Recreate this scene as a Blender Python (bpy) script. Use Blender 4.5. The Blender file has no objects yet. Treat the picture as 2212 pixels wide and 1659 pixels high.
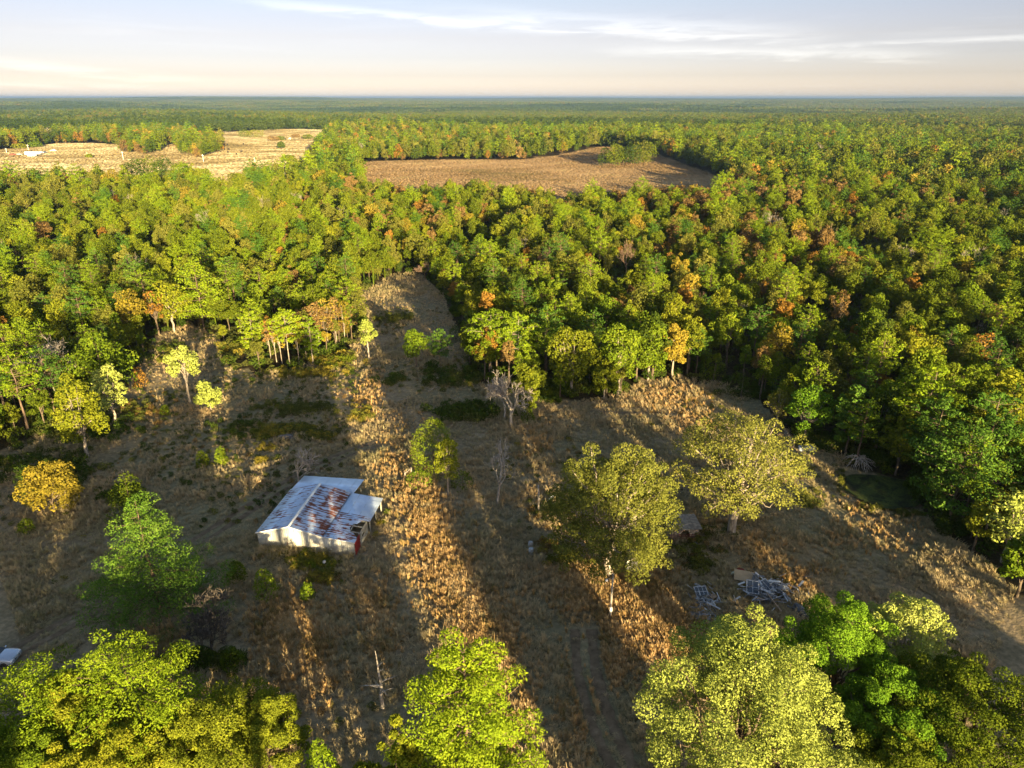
import bpy, bmesh, math, random
import numpy as np
from mathutils import Vector, Matrix

S = bpy.context.scene
COL = S.collection
R = math.radians

# ------------------------------------------------------------------ camera
CAM_H = 50.0
F_PX, CX, CY = 1535.0, 1106.0, 829.5            # focal length and centre in a 2212 x 1659 frame
PITCH = R(21.95)
cam_d = bpy.data.cameras.new('camera')
cam_d.sensor_width = 36.0
cam_d.lens = 36.0 * F_PX / 2212.0
cam_d.clip_start, cam_d.clip_end = 0.5, 60000.0
cam = bpy.data.objects.new('camera', cam_d)
COL.objects.link(cam)
cam.location = (0, 0, CAM_H)
cam.rotation_euler = (math.pi / 2 - PITCH, 0, 0)
S.camera = cam

# ------------------------------------------------------------------ sky
SUN_EL, SUN_AZ = 8.0, 159.5                      # degrees; azimuth clockwise from +Y (the view direction)
world = bpy.data.worlds.new('World')
S.world = world
world.use_nodes = True
nt = world.node_tree
for n in list(nt.nodes):
    nt.nodes.remove(n)


class NB:
    """tiny node builder"""
    def __init__(self, tree):
        self.t = tree

    def n(self, typ, **kw):
        nd = self.t.nodes.new(typ)
        for k, v in kw.items():
            setattr(nd, k, v)
        return nd

    def link(self, a, b):
        self.t.links.new(a, b)

    def put(self, sock, v):
        if hasattr(v, 'is_output') or hasattr(v, 'links'):
            self.link(v, sock)
        else:
            sock.default_value = v

    def math(self, op, a, b=0.0, c=0.0, clamp=False):
        nd = self.n('ShaderNodeMath', operation=op)
        nd.use_clamp = clamp
        for i, v in enumerate((a, b, c)):
            self.put(nd.inputs[i], v)
        return nd.outputs[0]

    def noise(self, vec, scale, detail=3.0, rough=0.55, dist=0.0):
        nd = self.n('ShaderNodeTexNoise')
        if vec is not None:
            self.link(vec, nd.inputs['Vector'])
        nd.inputs['Scale'].default_value = scale
        nd.inputs['Detail'].default_value = detail
        nd.inputs['Roughness'].default_value = rough
        nd.inputs['Distortion'].default_value = dist
        return nd.outputs[0]

    def ramp(self, fac, stops, interp='LINEAR'):
        nd = self.n('ShaderNodeValToRGB')
        cr = nd.color_ramp
        cr.interpolation = interp
        while len(cr.elements) < len(stops):
            cr.elements.new(0.5)
        for e, (p, c) in zip(cr.elements, stops):
            e.position = p
            e.color = (c[0], c[1], c[2], 1) if hasattr(c, '__len__') else (c, c, c, 1)
        self.put(nd.inputs[0], fac)
        return nd.outputs[0]

    def mix(self, fac, a, b, blend='MIX'):
        nd = self.n('ShaderNodeMix', data_type='RGBA', blend_type=blend)
        self.put(nd.inputs[0], fac)
        for s, v in ((nd.inputs[6], a), (nd.inputs[7], b)):
            if hasattr(v, 'links'):
                self.link(v, s)
            else:
                s.default_value = (v[0], v[1], v[2], 1)
        return nd.outputs[2]

    def mapping(self, vec, scale=(1, 1, 1), rot=(0, 0, 0)):
        nd = self.n('ShaderNodeMapping')
        self.link(vec, nd.inputs[0])
        nd.inputs['Scale'].default_value = scale
        nd.inputs['Rotation'].default_value = rot
        return nd.outputs[0]

    def smooth(self, v, a, b):
        nd = self.n('ShaderNodeMapRange', interpolation_type='SMOOTHSTEP')
        self.put(nd.inputs[0], v)
        nd.inputs[1].default_value = a
        nd.inputs[2].default_value = b
        return nd.outputs[0]


W = NB(nt)
sky = W.n('ShaderNodeTexSky', sky_type='NISHITA', sun_disc=False)
sky.sun_elevation = R(SUN_EL)
sky.sun_rotation = R(SUN_AZ)
tc = W.n('ShaderNodeTexCoord')
sep = W.n('ShaderNodeSeparateXYZ')
W.link(tc.outputs['Generated'], sep.inputs[0])
elev = W.math('MULTIPLY', W.math('ARCSINE', sep.outputs[2]), 57.29578)
azim = W.math('MULTIPLY', W.math('ARCTAN2', sep.outputs[0], sep.outputs[1]), 57.29578)
tint = W.ramp(W.math('DIVIDE', elev, 20.0, clamp=True),
              [(0.0, (1.26, 1.38, 2.50)), (0.025, (1.03, 1.10, 2.02)), (0.075, (0.680, 0.715, 1.32)), (0.135, (0.57, 0.575, 1.01)), (0.2, (0.555, 0.512, 0.80)),
              (0.26, (0.545, 0.495, 0.735)), (0.325, (0.540, 0.498, 0.690)), (0.6, (0.80, 0.74, 0.88)), (1.0, (1.0, 0.95, 1.0))])
base = W.mix(1.0, sky.outputs[0], tint, 'MULTIPLY')
# thin cirrus, all round the sky: long streaks on a high flat layer
comb = W.n('ShaderNodeCombineXYZ')
W.link(azim, comb.inputs[0])
W.link(elev, comb.inputs[1])
sky_uv = comb.outputs[0]
wisp = W.noise(W.mapping(sky_uv, (0.055, 0.85, 1), (0, 0, R(4))), 1.0, 6.0, 0.6, 0.5)
wisp2 = W.noise(W.mapping(sky_uv, (0.16, 1.6, 1), (0, 0, R(-7))), 1.0, 5.0, 0.62, 0.8)


def streak(mid, slope, curve, centre, half, thick):
    """soft band of cirrus whose centre line is mid + slope * d + curve * d * d, d = azimuth - centre"""
    d = W.math('SUBTRACT', azim, centre)
    line = W.math('ADD', W.math('ADD', W.math('MULTIPLY', d, slope), mid), W.math('MULTIPLY', W.math('MULTIPLY', d, d), curve))
    off = W.math('ADD', W.math('SUBTRACT', elev, line), W.math('MULTIPLY', W.math('SUBTRACT', wisp2, 0.5), thick * 1.6))
    across = W.math('SUBTRACT', 1.0, W.smooth(W.math('ABSOLUTE', off), 0.0, thick))
    along = W.math('SUBTRACT', 1.0, W.smooth(W.math('ABSOLUTE', d), half * 0.35, half))
    return W.math('MULTIPLY', across, along)


bands = [(4.75, -0.062, 0.0006, 1.0, 25.0, 0.55, 1.0), (4.7, -0.06, 0.0, 8.0, 17.0, 1.15, 0.85), (2.9, -0.03, 0.0, 18.0, 14.0, 0.7, 0.8),
         (3.35, 0.02, 0.0, 29.0, 14.0, 0.33, 0.9), (2.0, -0.085, 0.0, -33.0, 16.0, 0.5, 0.55), (0.75, -0.02, 0.0, -30.0, 9.0, 0.35, 0.4)]
cl = None
for b in bands:
    m = W.math('MULTIPLY', streak(*b[:6]), b[6])
    cl = m if cl is None else W.math('MAXIMUM', cl, m)
gen = W.math('MULTIPLY', W.smooth(wisp, 0.56, 0.80), W.math('MULTIPLY', W.smooth(elev, 4.0, 12.0), 0.75))
gen = W.math('ADD', gen, W.math('MULTIPLY', W.smooth(wisp, 0.52, 0.75), 0.16))
cl = W.math('MAXIMUM', W.math('MULTIPLY', cl, W.math('ADD', 0.15, W.math('MULTIPLY', W.smooth(wisp2, 0.32, 0.68), 0.85))), gen)
cloud_c = W.mix(1.0, base, (1.32, 1.32, 1.27), 'MULTIPLY')
cloud_c = W.mix(0.35, cloud_c, (4.9, 4.8, 4.6))
skyc = W.mix(W.math('MULTIPLY', cl, 0.8, clamp=True), base, cloud_c)
bg = W.n('ShaderNodeBackground')
W.link(skyc, bg.inputs[0])
bg.inputs[1].default_value = 0.0645
wo = W.n('ShaderNodeOutputWorld')
W.link(bg.outputs[0], wo.inputs[0])
world.cycles.sampling_method = 'MANUAL'
world.cycles.sample_map_resolution = 512

# ------------------------------------------------------------------ sun, exposure
sun_d = bpy.data.lights.new('sun', 'SUN')
sun_d.energy = 5.0
sun_d.angle = R(0.5)
sun_d.color = (1.0, 0.78, 0.42)
sun = bpy.data.objects.new('sun', sun_d)
COL.objects.link(sun)
sv = Vector((math.sin(R(SUN_AZ)) * math.cos(R(SUN_EL)), math.cos(R(SUN_AZ)) * math.cos(R(SUN_EL)), math.sin(R(SUN_EL))))
sun.rotation_euler = sv.to_track_quat('Z', 'Y').to_euler()
sun.location = (60, -120, 80)

vs = S.view_settings
vs.view_transform = 'Standard'
vs.look = 'None'
vs.exposure = 2.35
vs.gamma = 1.0
vs.use_curve_mapping = False
cy = S.cycles
cy.max_bounces = 5
cy.diffuse_bounces = 3
cy.glossy_bounces = 2
cy.transmission_bounces = 3
cy.volume_bounces = 0
cy.transparent_max_bounces = 6
cy.use_denoising = True
cy.caustics_reflective = False
cy.caustics_refractive = False

# ------------------------------------------------------------------ terrain
SAZ = R(180.0 - SUN_AZ)                           # shadows run this many degrees left of the view direction


def height(x, y):
    x = np.asarray(x, float)
    y = np.asarray(y, float)
    d = np.hypot(x, y)
    h = 0.25 * np.sin(x / 17 + 1.3) * np.cos(y / 23 - 0.4) + 0.18 * np.sin(x / 7.3 - y / 9.1)
    far = np.clip((d - 700) / 2600, 0, 1) ** 1.3
    h = h + far * np.clip((9000 - d) / 5000, 0.35, 1) * 1.5 * (9 * np.sin(x / 610 + 0.6) * np.cos(y / 730 + 0.3) + 6 * np.sin(x / 1300 - y / 900 + 2.0) + 3.5 * np.sin(x / 270 + y / 410) - 6)
    vf = np.clip((d - 4200) / 6000, 0, 1) ** 1.2
    h = h + vf * (28 + 13 * np.sin(x / 2100 + 0.7) * np.cos(y / 2900) + 8 * np.sin(x / 900 + 2.1 + y / 3000))
    m = np.clip((d - 250) / 300, 0, 1) * np.clip((2400 - d) / 1200, 0, 1)
    h = h + m * (2.2 * np.sin(x / 95 + 0.5) * np.cos(y / 120) + 1.5 * np.sin((x + y) / 61))
    # the hollow that holds the pond
    rx, ry = (x - 51.5) * 0.80 + (y - 82.5) * 0.6, -(x - 51.5) * 0.6 + (y - 82.5) * 0.80
    h = h - 1.5 * np.exp(-((rx / 11.0) ** 2 + (ry / 13.5) ** 2) ** 1.5)
    return h


def hz(x, y):
    return float(height(x, y))


def ray(px, py, z=0.0):
    u = (px - CX) / F_PX
    v = (CY - py) / F_PX
    dy = math.cos(PITCH) + v * math.sin(PITCH)
    dz = -math.sin(PITCH) + v * math.cos(PITCH)
    t = (z - CAM_H) / dz
    return u * t, dy * t


def at(px, py, lift=0.0):
    """the point of the ground (plus lift) seen at a pixel of the 2212 x 1659 frame"""
    z = lift
    for _ in range(4):
        x, y = ray(px, py, z)
        z = hz(x, y) + lift
    return x, y, z


def proj(x, y, z):
    a, b = y, z - CAM_H
    fw = a * math.cos(PITCH) - b * math.sin(PITCH)
    up = a * math.sin(PITCH) + b * math.cos(PITCH)
    return CX + F_PX * x / fw, CY - F_PX * up / fw, fw


def stand(base, top_y):
    """foot of an upright thing and its height, from the pixel of its foot and the row of its top"""
    x, y, z = at(*base)
    lo, hi = 0.2, 45.0
    for _ in range(30):
        m = (lo + hi) / 2
        if proj(x, y, z + m)[1] > top_y:
            lo = m
        else:
            hi = m
    return (x, y, z), lo


def under_top(px, py, H):
    x, y = ray(px, py, H)
    z = hz(x, y)
    x, y = ray(px, py, H + z)
    return (x, y, hz(x, y))


def poly_px(pts, lift=0.0):
    return np.array([at(a, b, lift)[:2] for a, b in pts])


def inside(P, poly):
    x, y = P[:, 0], P[:, 1]
    r = np.zeros(len(P), bool)
    n = len(poly)
    for i in range(n):
        x1, y1 = poly[i]
        x2, y2 = poly[(i + 1) % n]
        c = ((y1 > y) != (y2 > y))
        with np.errstate(divide='ignore', invalid='ignore'):
            xi = (x2 - x1) * (y - y1) / (y2 - y1) + x1
        r ^= c & (x < xi)
    return r


def sd_line(P, pts):
    best = np.full(len(P), 1e9)
    for a, b in zip(pts[:-1], pts[1:]):
        a, b = np.array(a[:2]), np.array(b[:2])
        ab = b - a
        t = np.clip(((P - a) @ ab) / (ab @ ab), 0, 1)
        best = np.minimum(best, np.hypot(*(P - a - t[:, None] * ab).T))
    return best


# open land, as outlines on the ground
CLEARING = np.vstack([
    poly_px([(-260, 1230), (-120, 1040), (0, 985), (110, 925), (225, 880), (318, 775), (340, 728), (410, 700), (470, 722), (492, 795),
             (560, 806), (640, 800), (700, 778), (742, 765), (772, 740), (785, 690), (772, 640), (850, 592), (905, 590), (960, 640),
             (985, 700), (1010, 760), (1000, 812), (1080, 838), (1150, 868), (1250, 866), (1340, 858), (1385, 824), (1470, 815),
             (1600, 838), (1650, 880), (1705, 940), (1790, 966), (1830, 1000), (1905, 1018), (1985, 1062), (1995, 1110), (2120, 1215),
             (2212, 1300), (2330, 1480)]),
    np.array([(62, 44), (60, -40), (-60, -40), (-66, 30)])])
FIELD_A = np.array([ray(*p, 0) for p in [(1580, 384), (1520, 366), (1450, 348), (1400, 336), (1300, 325), (1200, 338), (1100, 344), (1000, 344), (900, 347), (775, 353)]]
                   + [ray(*p, 11) for p in [(795, 388), (850, 394), (1000, 391), (1150, 398), (1250, 403), (1320, 403), (1420, 394), (1580, 398)]])
FIELD_B = np.array([ray(*p, 0) for p in [(690, 346), (680, 320), (712, 294), (738, 281), (640, 280), (530, 282), (370, 284), (300, 296), (250, 316), (200, 311), (130, 310), (70, 316), (0, 326), (-200, 340)]]
                   + [ray(*p, 12) for p in [(-200, 374), (0, 376), (130, 374), (235, 381), (270, 370), (420, 370), (440, 388), (500, 375), (560, 354), (650, 349)]])
ISLAND_B = np.array([ray(*p, 0) for p in [(258, 330), (330, 334), (372, 318), (395, 335), (440, 341), (478, 331), (486, 318), (400, 300), (330, 292), (290, 300)]])
POND = poly_px([(1812, 1010), (1850, 1002), (1905, 1014), (1960, 1036), (2002, 1066), (1996, 1092), (1930, 1108), (1862, 1090), (1820, 1052), (1800, 1026)])
POND_Z = hz(*POND.mean(0)) + 0.35

# ------------------------------------------------------------------ object helpers


def mesh_from(name, V, F=None, quads=None):
    """V (n,3); F list of tuples or an (m,k) int array"""
    me = bpy.data.meshes.new(name)
    V = np.asarray(V, np.float32)
    F = np.asarray(F, np.int32)
    m, k = F.shape
    me.vertices.add(len(V))
    me.vertices.foreach_set('co', V.ravel())
    me.loops.add(m * k)
    me.loops.foreach_set('vertex_index', F.ravel())
    me.polygons.add(m)
    me.polygons.foreach_set('loop_start', np.arange(0, m * k, k, dtype=np.int32))
    me.update(calc_edges=True)
    return me


def face_attr(me, name, vals):
    a = me.attributes.new(name, 'FLOAT', 'FACE')
    a.data.foreach_set('value', np.asarray(vals, np.float32))


def link(name, me, mat=None, parent=None, loc=None, **props):
    o = bpy.data.objects.new(name, me)
    COL.objects.link(o)
    if mat is not None and me is not None:
        if len(me.materials) == 0:
            me.materials.append(mat)
    if parent is not None:
        o.parent = parent
    if loc is not None:
        o.location = loc
    for k, v in props.items():
        o[k] = v
    return o


def thing(name, label, category, loc=(0, 0, 0), rz=0.0, group=None, scale=None):
    o = bpy.data.objects.new(name, None)
    COL.objects.link(o)
    o.empty_display_size = 0.5
    o.location = loc
    o.rotation_euler = (0, 0, rz)
    if scale is not None:
        o.scale = scale
    o['label'] = label
    o['category'] = category
    if group:
        o['group'] = group
    return o


class MB:
    """collects boxes, tubes and sheets into one mesh"""
    def __init__(self):
        self.bm = bmesh.new()

    def box(self, c, s, rot=None, bevel=0.0):
        m = Matrix.Translation(c)
        if rot is not None:
            m = m @ (rot if isinstance(rot, Matrix) else Matrix.Rotation(rot, 4, 'Z'))
        r = bmesh.ops.create_cube(self.bm, size=1.0, matrix=m @ Matrix.Diagonal((s[0], s[1], s[2], 1)))
        if bevel:
            es = list({e for v in r['verts'] for e in v.link_edges})
            bmesh.ops.bevel(self.bm, geom=es, offset=bevel, segments=1, affect='EDGES')
        return self

    def tube(self, pts, radii, seg=6, cap=True):
        pts = [Vector(p) for p in pts]
        rings = []
        for i, p in enumerate(pts):
            d = (pts[min(i + 1, len(pts) - 1)] - pts[max(i - 1, 0)])
            d = d.normalized() if d.length > 1e-6 else Vector((0, 0, 1))
            a = d.orthogonal().normalized() if abs(d.z) < 0.9 else Vector((1, 0, 0)).cross(d).normalized()
            b = d.cross(a)
            rings.append([self.bm.verts.new(p + (a * math.cos(t) + b * math.sin(t)) * radii[i]) for t in [2 * math.pi * k / seg for k in range(seg)]])
        for r0, r1 in zip(rings[:-1], rings[1:]):
            for k in range(seg):
                self.bm.faces.new((r0[k], r0[(k + 1) % seg], r1[(k + 1) % seg], r1[k]))
        if cap:
            self.bm.faces.new(rings[0][::-1])
            self.bm.faces.new(rings[-1])
        return self

    def poly(self, pts):
        self.bm.faces.new([self.bm.verts.new(p) for p in pts])
        return self

    def prism(self, outline, y0, y1):
        """outline in x,z extruded along y"""
        a = [self.bm.verts.new((x, y0, z)) for x, z in outline]
        b = [self.bm.verts.new((x, y1, z)) for x, z in outline]
        n = len(a)
        self.bm.faces.new(a)
        self.bm.faces.new(b[::-1])
        for i in range(n):
            self.bm.faces.new((a[i], b[i], b[(i + 1) % n], a[(i + 1) % n]))
        return self

    def lathe(self, prof, seg=14, mat=None):
        rings = []
        for r, z in prof:
            rings.append([self.bm.verts.new((mat or Matrix()) @ Vector((r * math.cos(2 * math.pi * k / seg), r * math.sin(2 * math.pi * k / seg), z))) for k in range(seg)])
        for r0, r1 in zip(rings[:-1], rings[1:]):
            for k in range(seg):
                self.bm.faces.new((r0[k], r0[(k + 1) % seg], r1[(k + 1) % seg], r1[k]))
        self.bm.faces.new(rings[0][::-1])
        self.bm.faces.new(rings[-1])
        return self

    def mesh(self, name, smooth=False):
        bmesh.ops.recalc_face_normals(self.bm, faces=self.bm.faces)
        me = bpy.data.meshes.new(name)
        self.bm.to_mesh(me)
        self.bm.free()
        if smooth:
            me.polygons.foreach_set('use_smooth', [True] * len(me.polygons))
        return me

    def build(self, name, mat, parent=None, smooth=False, **props):
        return link(name, self.mesh(name, smooth), mat, parent, **props)


# ------------------------------------------------------------------ materials


def new_mat(name):
    m = bpy.data.materials.new(name)
    m.use_nodes = True
    for n in list(m.node_tree.nodes):
        m.node_tree.nodes.remove(n)
    return m, NB(m.node_tree)


def out_of(b, shader):
    o = b.n('ShaderNodeOutputMaterial')
    b.link(shader, o.inputs[0])


def simple(name, col, rough=0.7, var=0.25, scale=3.0, metal=0.0, bump=0.0, spec=0.3, col2=None):
    m, b = new_mat(name)
    t = b.n('ShaderNodeTexCoord')
    nz = b.noise(t.outputs['Object'], scale, 5.0, 0.6)
    c2 = col2 or tuple(c * (1 - var) for c in col)
    oi = b.n('ShaderNodeObjectInfo')
    f = b.math('ADD', b.smooth(nz, 0.35, 0.65), b.math('MULTIPLY', b.math('SUBTRACT', oi.outputs['Random'], 0.5), 0.6), clamp=True)
    p = b.n('ShaderNodeBsdfPrincipled')
    b.link(b.mix(f, c2, col), p.inputs['Base Color'])
    p.inputs['Roughness'].default_value = rough
    p.inputs['Metallic'].default_value = metal
    p.inputs['Specular IOR Level'].default_value = spec
    if bump:
        bp = b.n('ShaderNodeBump')
        bp.inputs['Strength'].default_value = bump
        b.link(b.noise(t.outputs['Object'], scale * 6, 4.0), bp.inputs['Height'])
        b.link(bp.outputs[0], p.inputs['Normal'])
    out_of(b, p.outputs[0])
    return m


def leaf_mat(name, dark, mid, light, trans=0.16, hue_attr=False):
    """leaves: every leaf and every tree has its own tone"""
    m, b = new_mat(name)
    at_ = b.n('ShaderNodeAttribute', attribute_name='tone')
    oi = b.n('ShaderNodeObjectInfo')
    tcx = b.n('ShaderNodeTexCoord')
    clump = b.math('SUBTRACT', b.noise(tcx.outputs['Object'], 0.55, 3.0, 0.6), 0.5)
    f = b.math('ADD', b.math('ADD', b.math('ADD', 0.14, b.math('MULTIPLY', at_.outputs['Fac'], 0.34)), b.math('MULTIPLY', oi.outputs['Random'], 0.38)), b.math('MULTIPLY', clump, 1.25), clamp=True)
    col = b.ramp(f, [(0.0, dark), (0.5, mid), (1.0, light)])
    if hue_attr:
        h = b.n('ShaderNodeAttribute', attribute_name='hue')
        aut = b.ramp(h.outputs['Fac'], [(0.0, (0.048, 0.080, 0.011)), (0.4, (0.084, 0.108, 0.015)), (0.72, (0.125, 0.122, 0.020)), (0.86, (0.15, 0.115, 0.026)), (1.0, (0.18, 0.085, 0.028))])
        col = b.mix(0.75, col, aut)
    d = b.n('ShaderNodeBsdfDiffuse')
    t = b.n('ShaderNodeBsdfTranslucent')
    b.link(col, d.inputs[0])
    b.link(b.mix(1.0, col, (1.15, 1.15, 0.7), 'MULTIPLY'), t.inputs[0])
    mx = b.n('ShaderNodeMixShader')
    mx.inputs[0].default_value = trans
    b.link(d.outputs[0], mx.inputs[1])
    b.link(t.outputs[0], mx.inputs[2])
    out_of(b, mx.outputs[0])
    return m


def bark_mat(name, c1, c2):
    m, b = new_mat(name)
    t = b.n('ShaderNodeTexCoord')
    nz = b.noise(b.mapping(t.outputs['Object'], (3, 3, 0.6)), 2.0, 5.0, 0.65)
    d = b.n('ShaderNodeBsdfDiffuse')
    b.link(b.mix(b.smooth(nz, 0.35, 0.65), c1, c2), d.inputs[0])
    bp = b.n('ShaderNodeBump')
    bp.inputs['Strength'].default_value = 0.5
    b.link(nz, bp.inputs['Height'])
    b.link(bp.outputs[0], d.inputs['Normal'])
    out_of(b, d.outputs[0])
    return m


LEAF = dict(
    green=leaf_mat('leaf_green', (0.030, 0.054, 0.006), (0.090, 0.118, 0.010), (0.165, 0.182, 0.016)),
    bright=leaf_mat('leaf_bright_green', (0.036, 0.072, 0.007), (0.108, 0.155, 0.011), (0.190, 0.222, 0.017)),
    yellow_green=leaf_mat('leaf_yellow_green', (0.050, 0.070, 0.008), (0.135, 0.155, 0.012), (0.225, 0.225, 0.018)),
    olive=leaf_mat('leaf_olive', (0.048, 0.060, 0.011), (0.115, 0.122, 0.020), (0.210, 0.195, 0.036)),
    dark=leaf_mat('leaf_dark_green', (0.018, 0.036, 0.007), (0.044, 0.070, 0.010), (0.085, 0.110, 0.016)),
    gold=leaf_mat('leaf_gold', (0.10, 0.088, 0.013), (0.215, 0.168, 0.022), (0.305, 0.225, 0.034)),
    orange=leaf_mat('leaf_orange', (0.10, 0.055, 0.012), (0.215, 0.115, 0.022), (0.30, 0.17, 0.034)),
    rust=leaf_mat('leaf_rust', (0.085, 0.054, 0.020), (0.170, 0.108, 0.038), (0.25, 0.17, 0.06)),
    pale=leaf_mat('leaf_pale_green', (0.12, 0.155, 0.026), (0.235, 0.275, 0.055), (0.345, 0.375, 0.10)),
    gold_green=leaf_mat('leaf_gold_green', (0.080, 0.105, 0.011), (0.175, 0.198, 0.016), (0.275, 0.275, 0.026)),
    pine=leaf_mat('needles_yellow_green', (0.065, 0.112, 0.009), (0.150, 0.215, 0.012), (0.230, 0.280, 0.017), 0.22),
    pine_dark=leaf_mat('needles_green', (0.024, 0.060, 0.010), (0.062, 0.125, 0.016), (0.125, 0.195, 0.026), 0.15),
    white_pine=leaf_mat('needles_white_pine', (0.026, 0.068, 0.011), (0.072, 0.148, 0.018), (0.160, 0.245, 0.032), 0.2),
    oak_gold=leaf_mat('leaf_oak_gold', (0.062, 0.076, 0.014), (0.140, 0.150, 0.028), (0.255, 0.245, 0.055)),
    mixed=leaf_mat('leaf_mixed', (0.020, 0.036, 0.006), (0.062, 0.095, 0.010), (0.125, 0.15, 0.018), 0.22, True),
    mixed_dark=leaf_mat('leaf_mixed_dark', (0.012, 0.026, 0.006), (0.036, 0.058, 0.010), (0.080, 0.100, 0.016)),
    lime=leaf_mat('leaf_lime', (0.045, 0.105, 0.010), (0.125, 0.225, 0.016), (0.230, 0.335, 0.030), 0.25),
    bush=leaf_mat('leaf_bramble', (0.034, 0.046, 0.012), (0.080, 0.092, 0.022), (0.15, 0.145, 0.036), 0.2),
    bush_gold=leaf_mat('leaf_weed_gold', (0.11, 0.10, 0.016), (0.21, 0.175, 0.026), (0.30, 0.24, 0.04), 0.25),
)
BARK = bark_mat('bark_grey_brown', (0.060, 0.045, 0.032), (0.16, 0.125, 0.09))
BARK_PALE = bark_mat('bark_pale', (0.16, 0.13, 0.10), (0.36, 0.31, 0.25))
BARK_RED = bark_mat('bark_pine', (0.070, 0.050, 0.036), (0.16, 0.115, 0.082))
DEADWOOD = bark_mat('dead_wood', (0.22, 0.185, 0.15), (0.44, 0.39, 0.33))
DEADWOOD_DARK = bark_mat('dead_twigs', (0.06, 0.05, 0.042), (0.13, 0.11, 0.09))
TWIG_PINK = bark_mat('bare_twigs_russet', (0.13, 0.085, 0.06), (0.26, 0.18, 0.13))


def ground_mat():
    m, b = new_mat('ground_earth_and_grass')
    g = b.n('ShaderNodeNewGeometry')
    P = g.outputs['Position']
    fine = b.noise(P, 1.7, 6.0, 0.65)
    mid = b.noise(P, 0.16, 4.0, 0.6)
    big = b.noise(P, 0.03, 3.0, 0.55)
    dry = b.ramp(b.math('ADD', b.math('MULTIPLY', fine, 0.55), b.math('MULTIPLY', mid, 0.45)),
                 [(0.30, (0.09, 0.076, 0.046)), (0.45, (0.175, 0.142, 0.085)), (0.55, (0.265, 0.205, 0.125)), (0.70, (0.37, 0.29, 0.18))])
    dry = b.mix(b.math('MULTIPLY', b.smooth(big, 0.44, 0.60), 0.6), dry, (0.16, 0.155, 0.085))
    litter = b.ramp(fine, [(0.3, (0.018, 0.016, 0.010)), (0.55, (0.045, 0.036, 0.020)), (0.75, (0.085, 0.058, 0.030))])
    # mown pasture: drawn out in the mowing direction
    sw = b.noise(b.mapping(P, (0.012, 0.05, 1), (0, 0, R(12))), 1.0, 5.0, 0.6)
    pat = b.noise(P, 0.011, 4.0, 0.6, 0.6)
    gold = b.ramp(b.math('ADD', b.math('MULTIPLY', sw, 0.5), b.math('MULTIPLY', pat, 0.5)),
                  [(0.34, (0.22, 0.165, 0.075)), (0.46, (0.38, 0.285, 0.135)), (0.55, (0.50, 0.39, 0.20)), (0.66, (0.70, 0.60, 0.36))])
    tan = b.ramp(b.math('ADD', b.math('MULTIPLY', sw, 0.45), b.math('MULTIPLY', pat, 0.55)),
                 [(0.34, (0.20, 0.145, 0.070)), (0.5, (0.34, 0.235, 0.125)), (0.62, (0.42, 0.30, 0.165)), (0.75, (0.30, 0.25, 0.10))])
    wood = b.ramp(b.noise(P, 0.004, 5.0, 0.6), [(0.35, (0.028, 0.052, 0.012)), (0.6, (0.055, 0.075, 0.016)), (0.75, (0.09, 0.08, 0.02))])
    a = {k: b.n('ShaderNodeAttribute', attribute_name=k).outputs['Fac'] for k in ('dry', 'gold', 'tan', 'far')}
    nz = b.math('MULTIPLY', b.math('SUBTRACT', b.noise(P, 0.35, 3.0), 0.5), 0.5)
    col = b.mix(b.smooth(b.math('ADD', a['dry'], nz), 0.35, 0.65), litter, dry)
    col = b.mix(a['gold'], col, gold)
    col = b.mix(a['tan'], col, tan)
    col = b.mix(a['far'], col, wood)
    d = b.n('ShaderNodeBsdfDiffuse')
    b.link(col, d.inputs[0])
    bp = b.n('ShaderNodeBump')
    bp.inputs['Strength'].default_value = 0.6
    bp.inputs['Distance'].default_value = 0.4
    b.link(fine, bp.inputs['Height'])
    b.link(bp.outputs[0], d.inputs['Normal'])
    out_of(b, d.outputs[0])
    return m


# ------------------------------------------------------------------ ground sheet to the horizon
ang = np.concatenate([np.arange(-180, -50, 3.0), np.arange(-50, 50, 0.4), np.arange(50, 180, 3.0)])
rad = np.concatenate([[0.0], np.geomspace(4.0, 26000.0, 260)])
A_, R_ = np.meshgrid(np.radians(ang), rad)
GX, GY = (R_ * np.sin(A_)).ravel(), (R_ * np.cos(A_)).ravel()
GZ = height(GX, GY)
nA, nR = len(ang), len(rad)
idx = np.arange(nA * nR).reshape(nR, nA)
F = np.stack([idx[:-1, :], np.roll(idx, -1, 1)[:-1, :], np.roll(idx, -1, 1)[1:, :], idx[1:, :]], -1).reshape(-1, 4)
me = mesh_from('ground', np.stack([GX, GY, GZ], 1), F[:, ::-1])
me.polygons.foreach_set('use_smooth', [True] * len(me.polygons))
GP = np.stack([GX, GY], 1)
for nm, val in (('dry', inside(GP, CLEARING)), ('gold', inside(GP, FIELD_B)), ('tan', inside(GP, FIELD_A)), ('far', np.clip((np.hypot(GX, GY) - 5000) / 4000, 0, 1))):
    a = me.attributes.new(nm, 'FLOAT', 'POINT')
    a.data.foreach_set('value', np.asarray(val, np.float32))
link('ground', me, ground_mat(), kind='structure')

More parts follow.
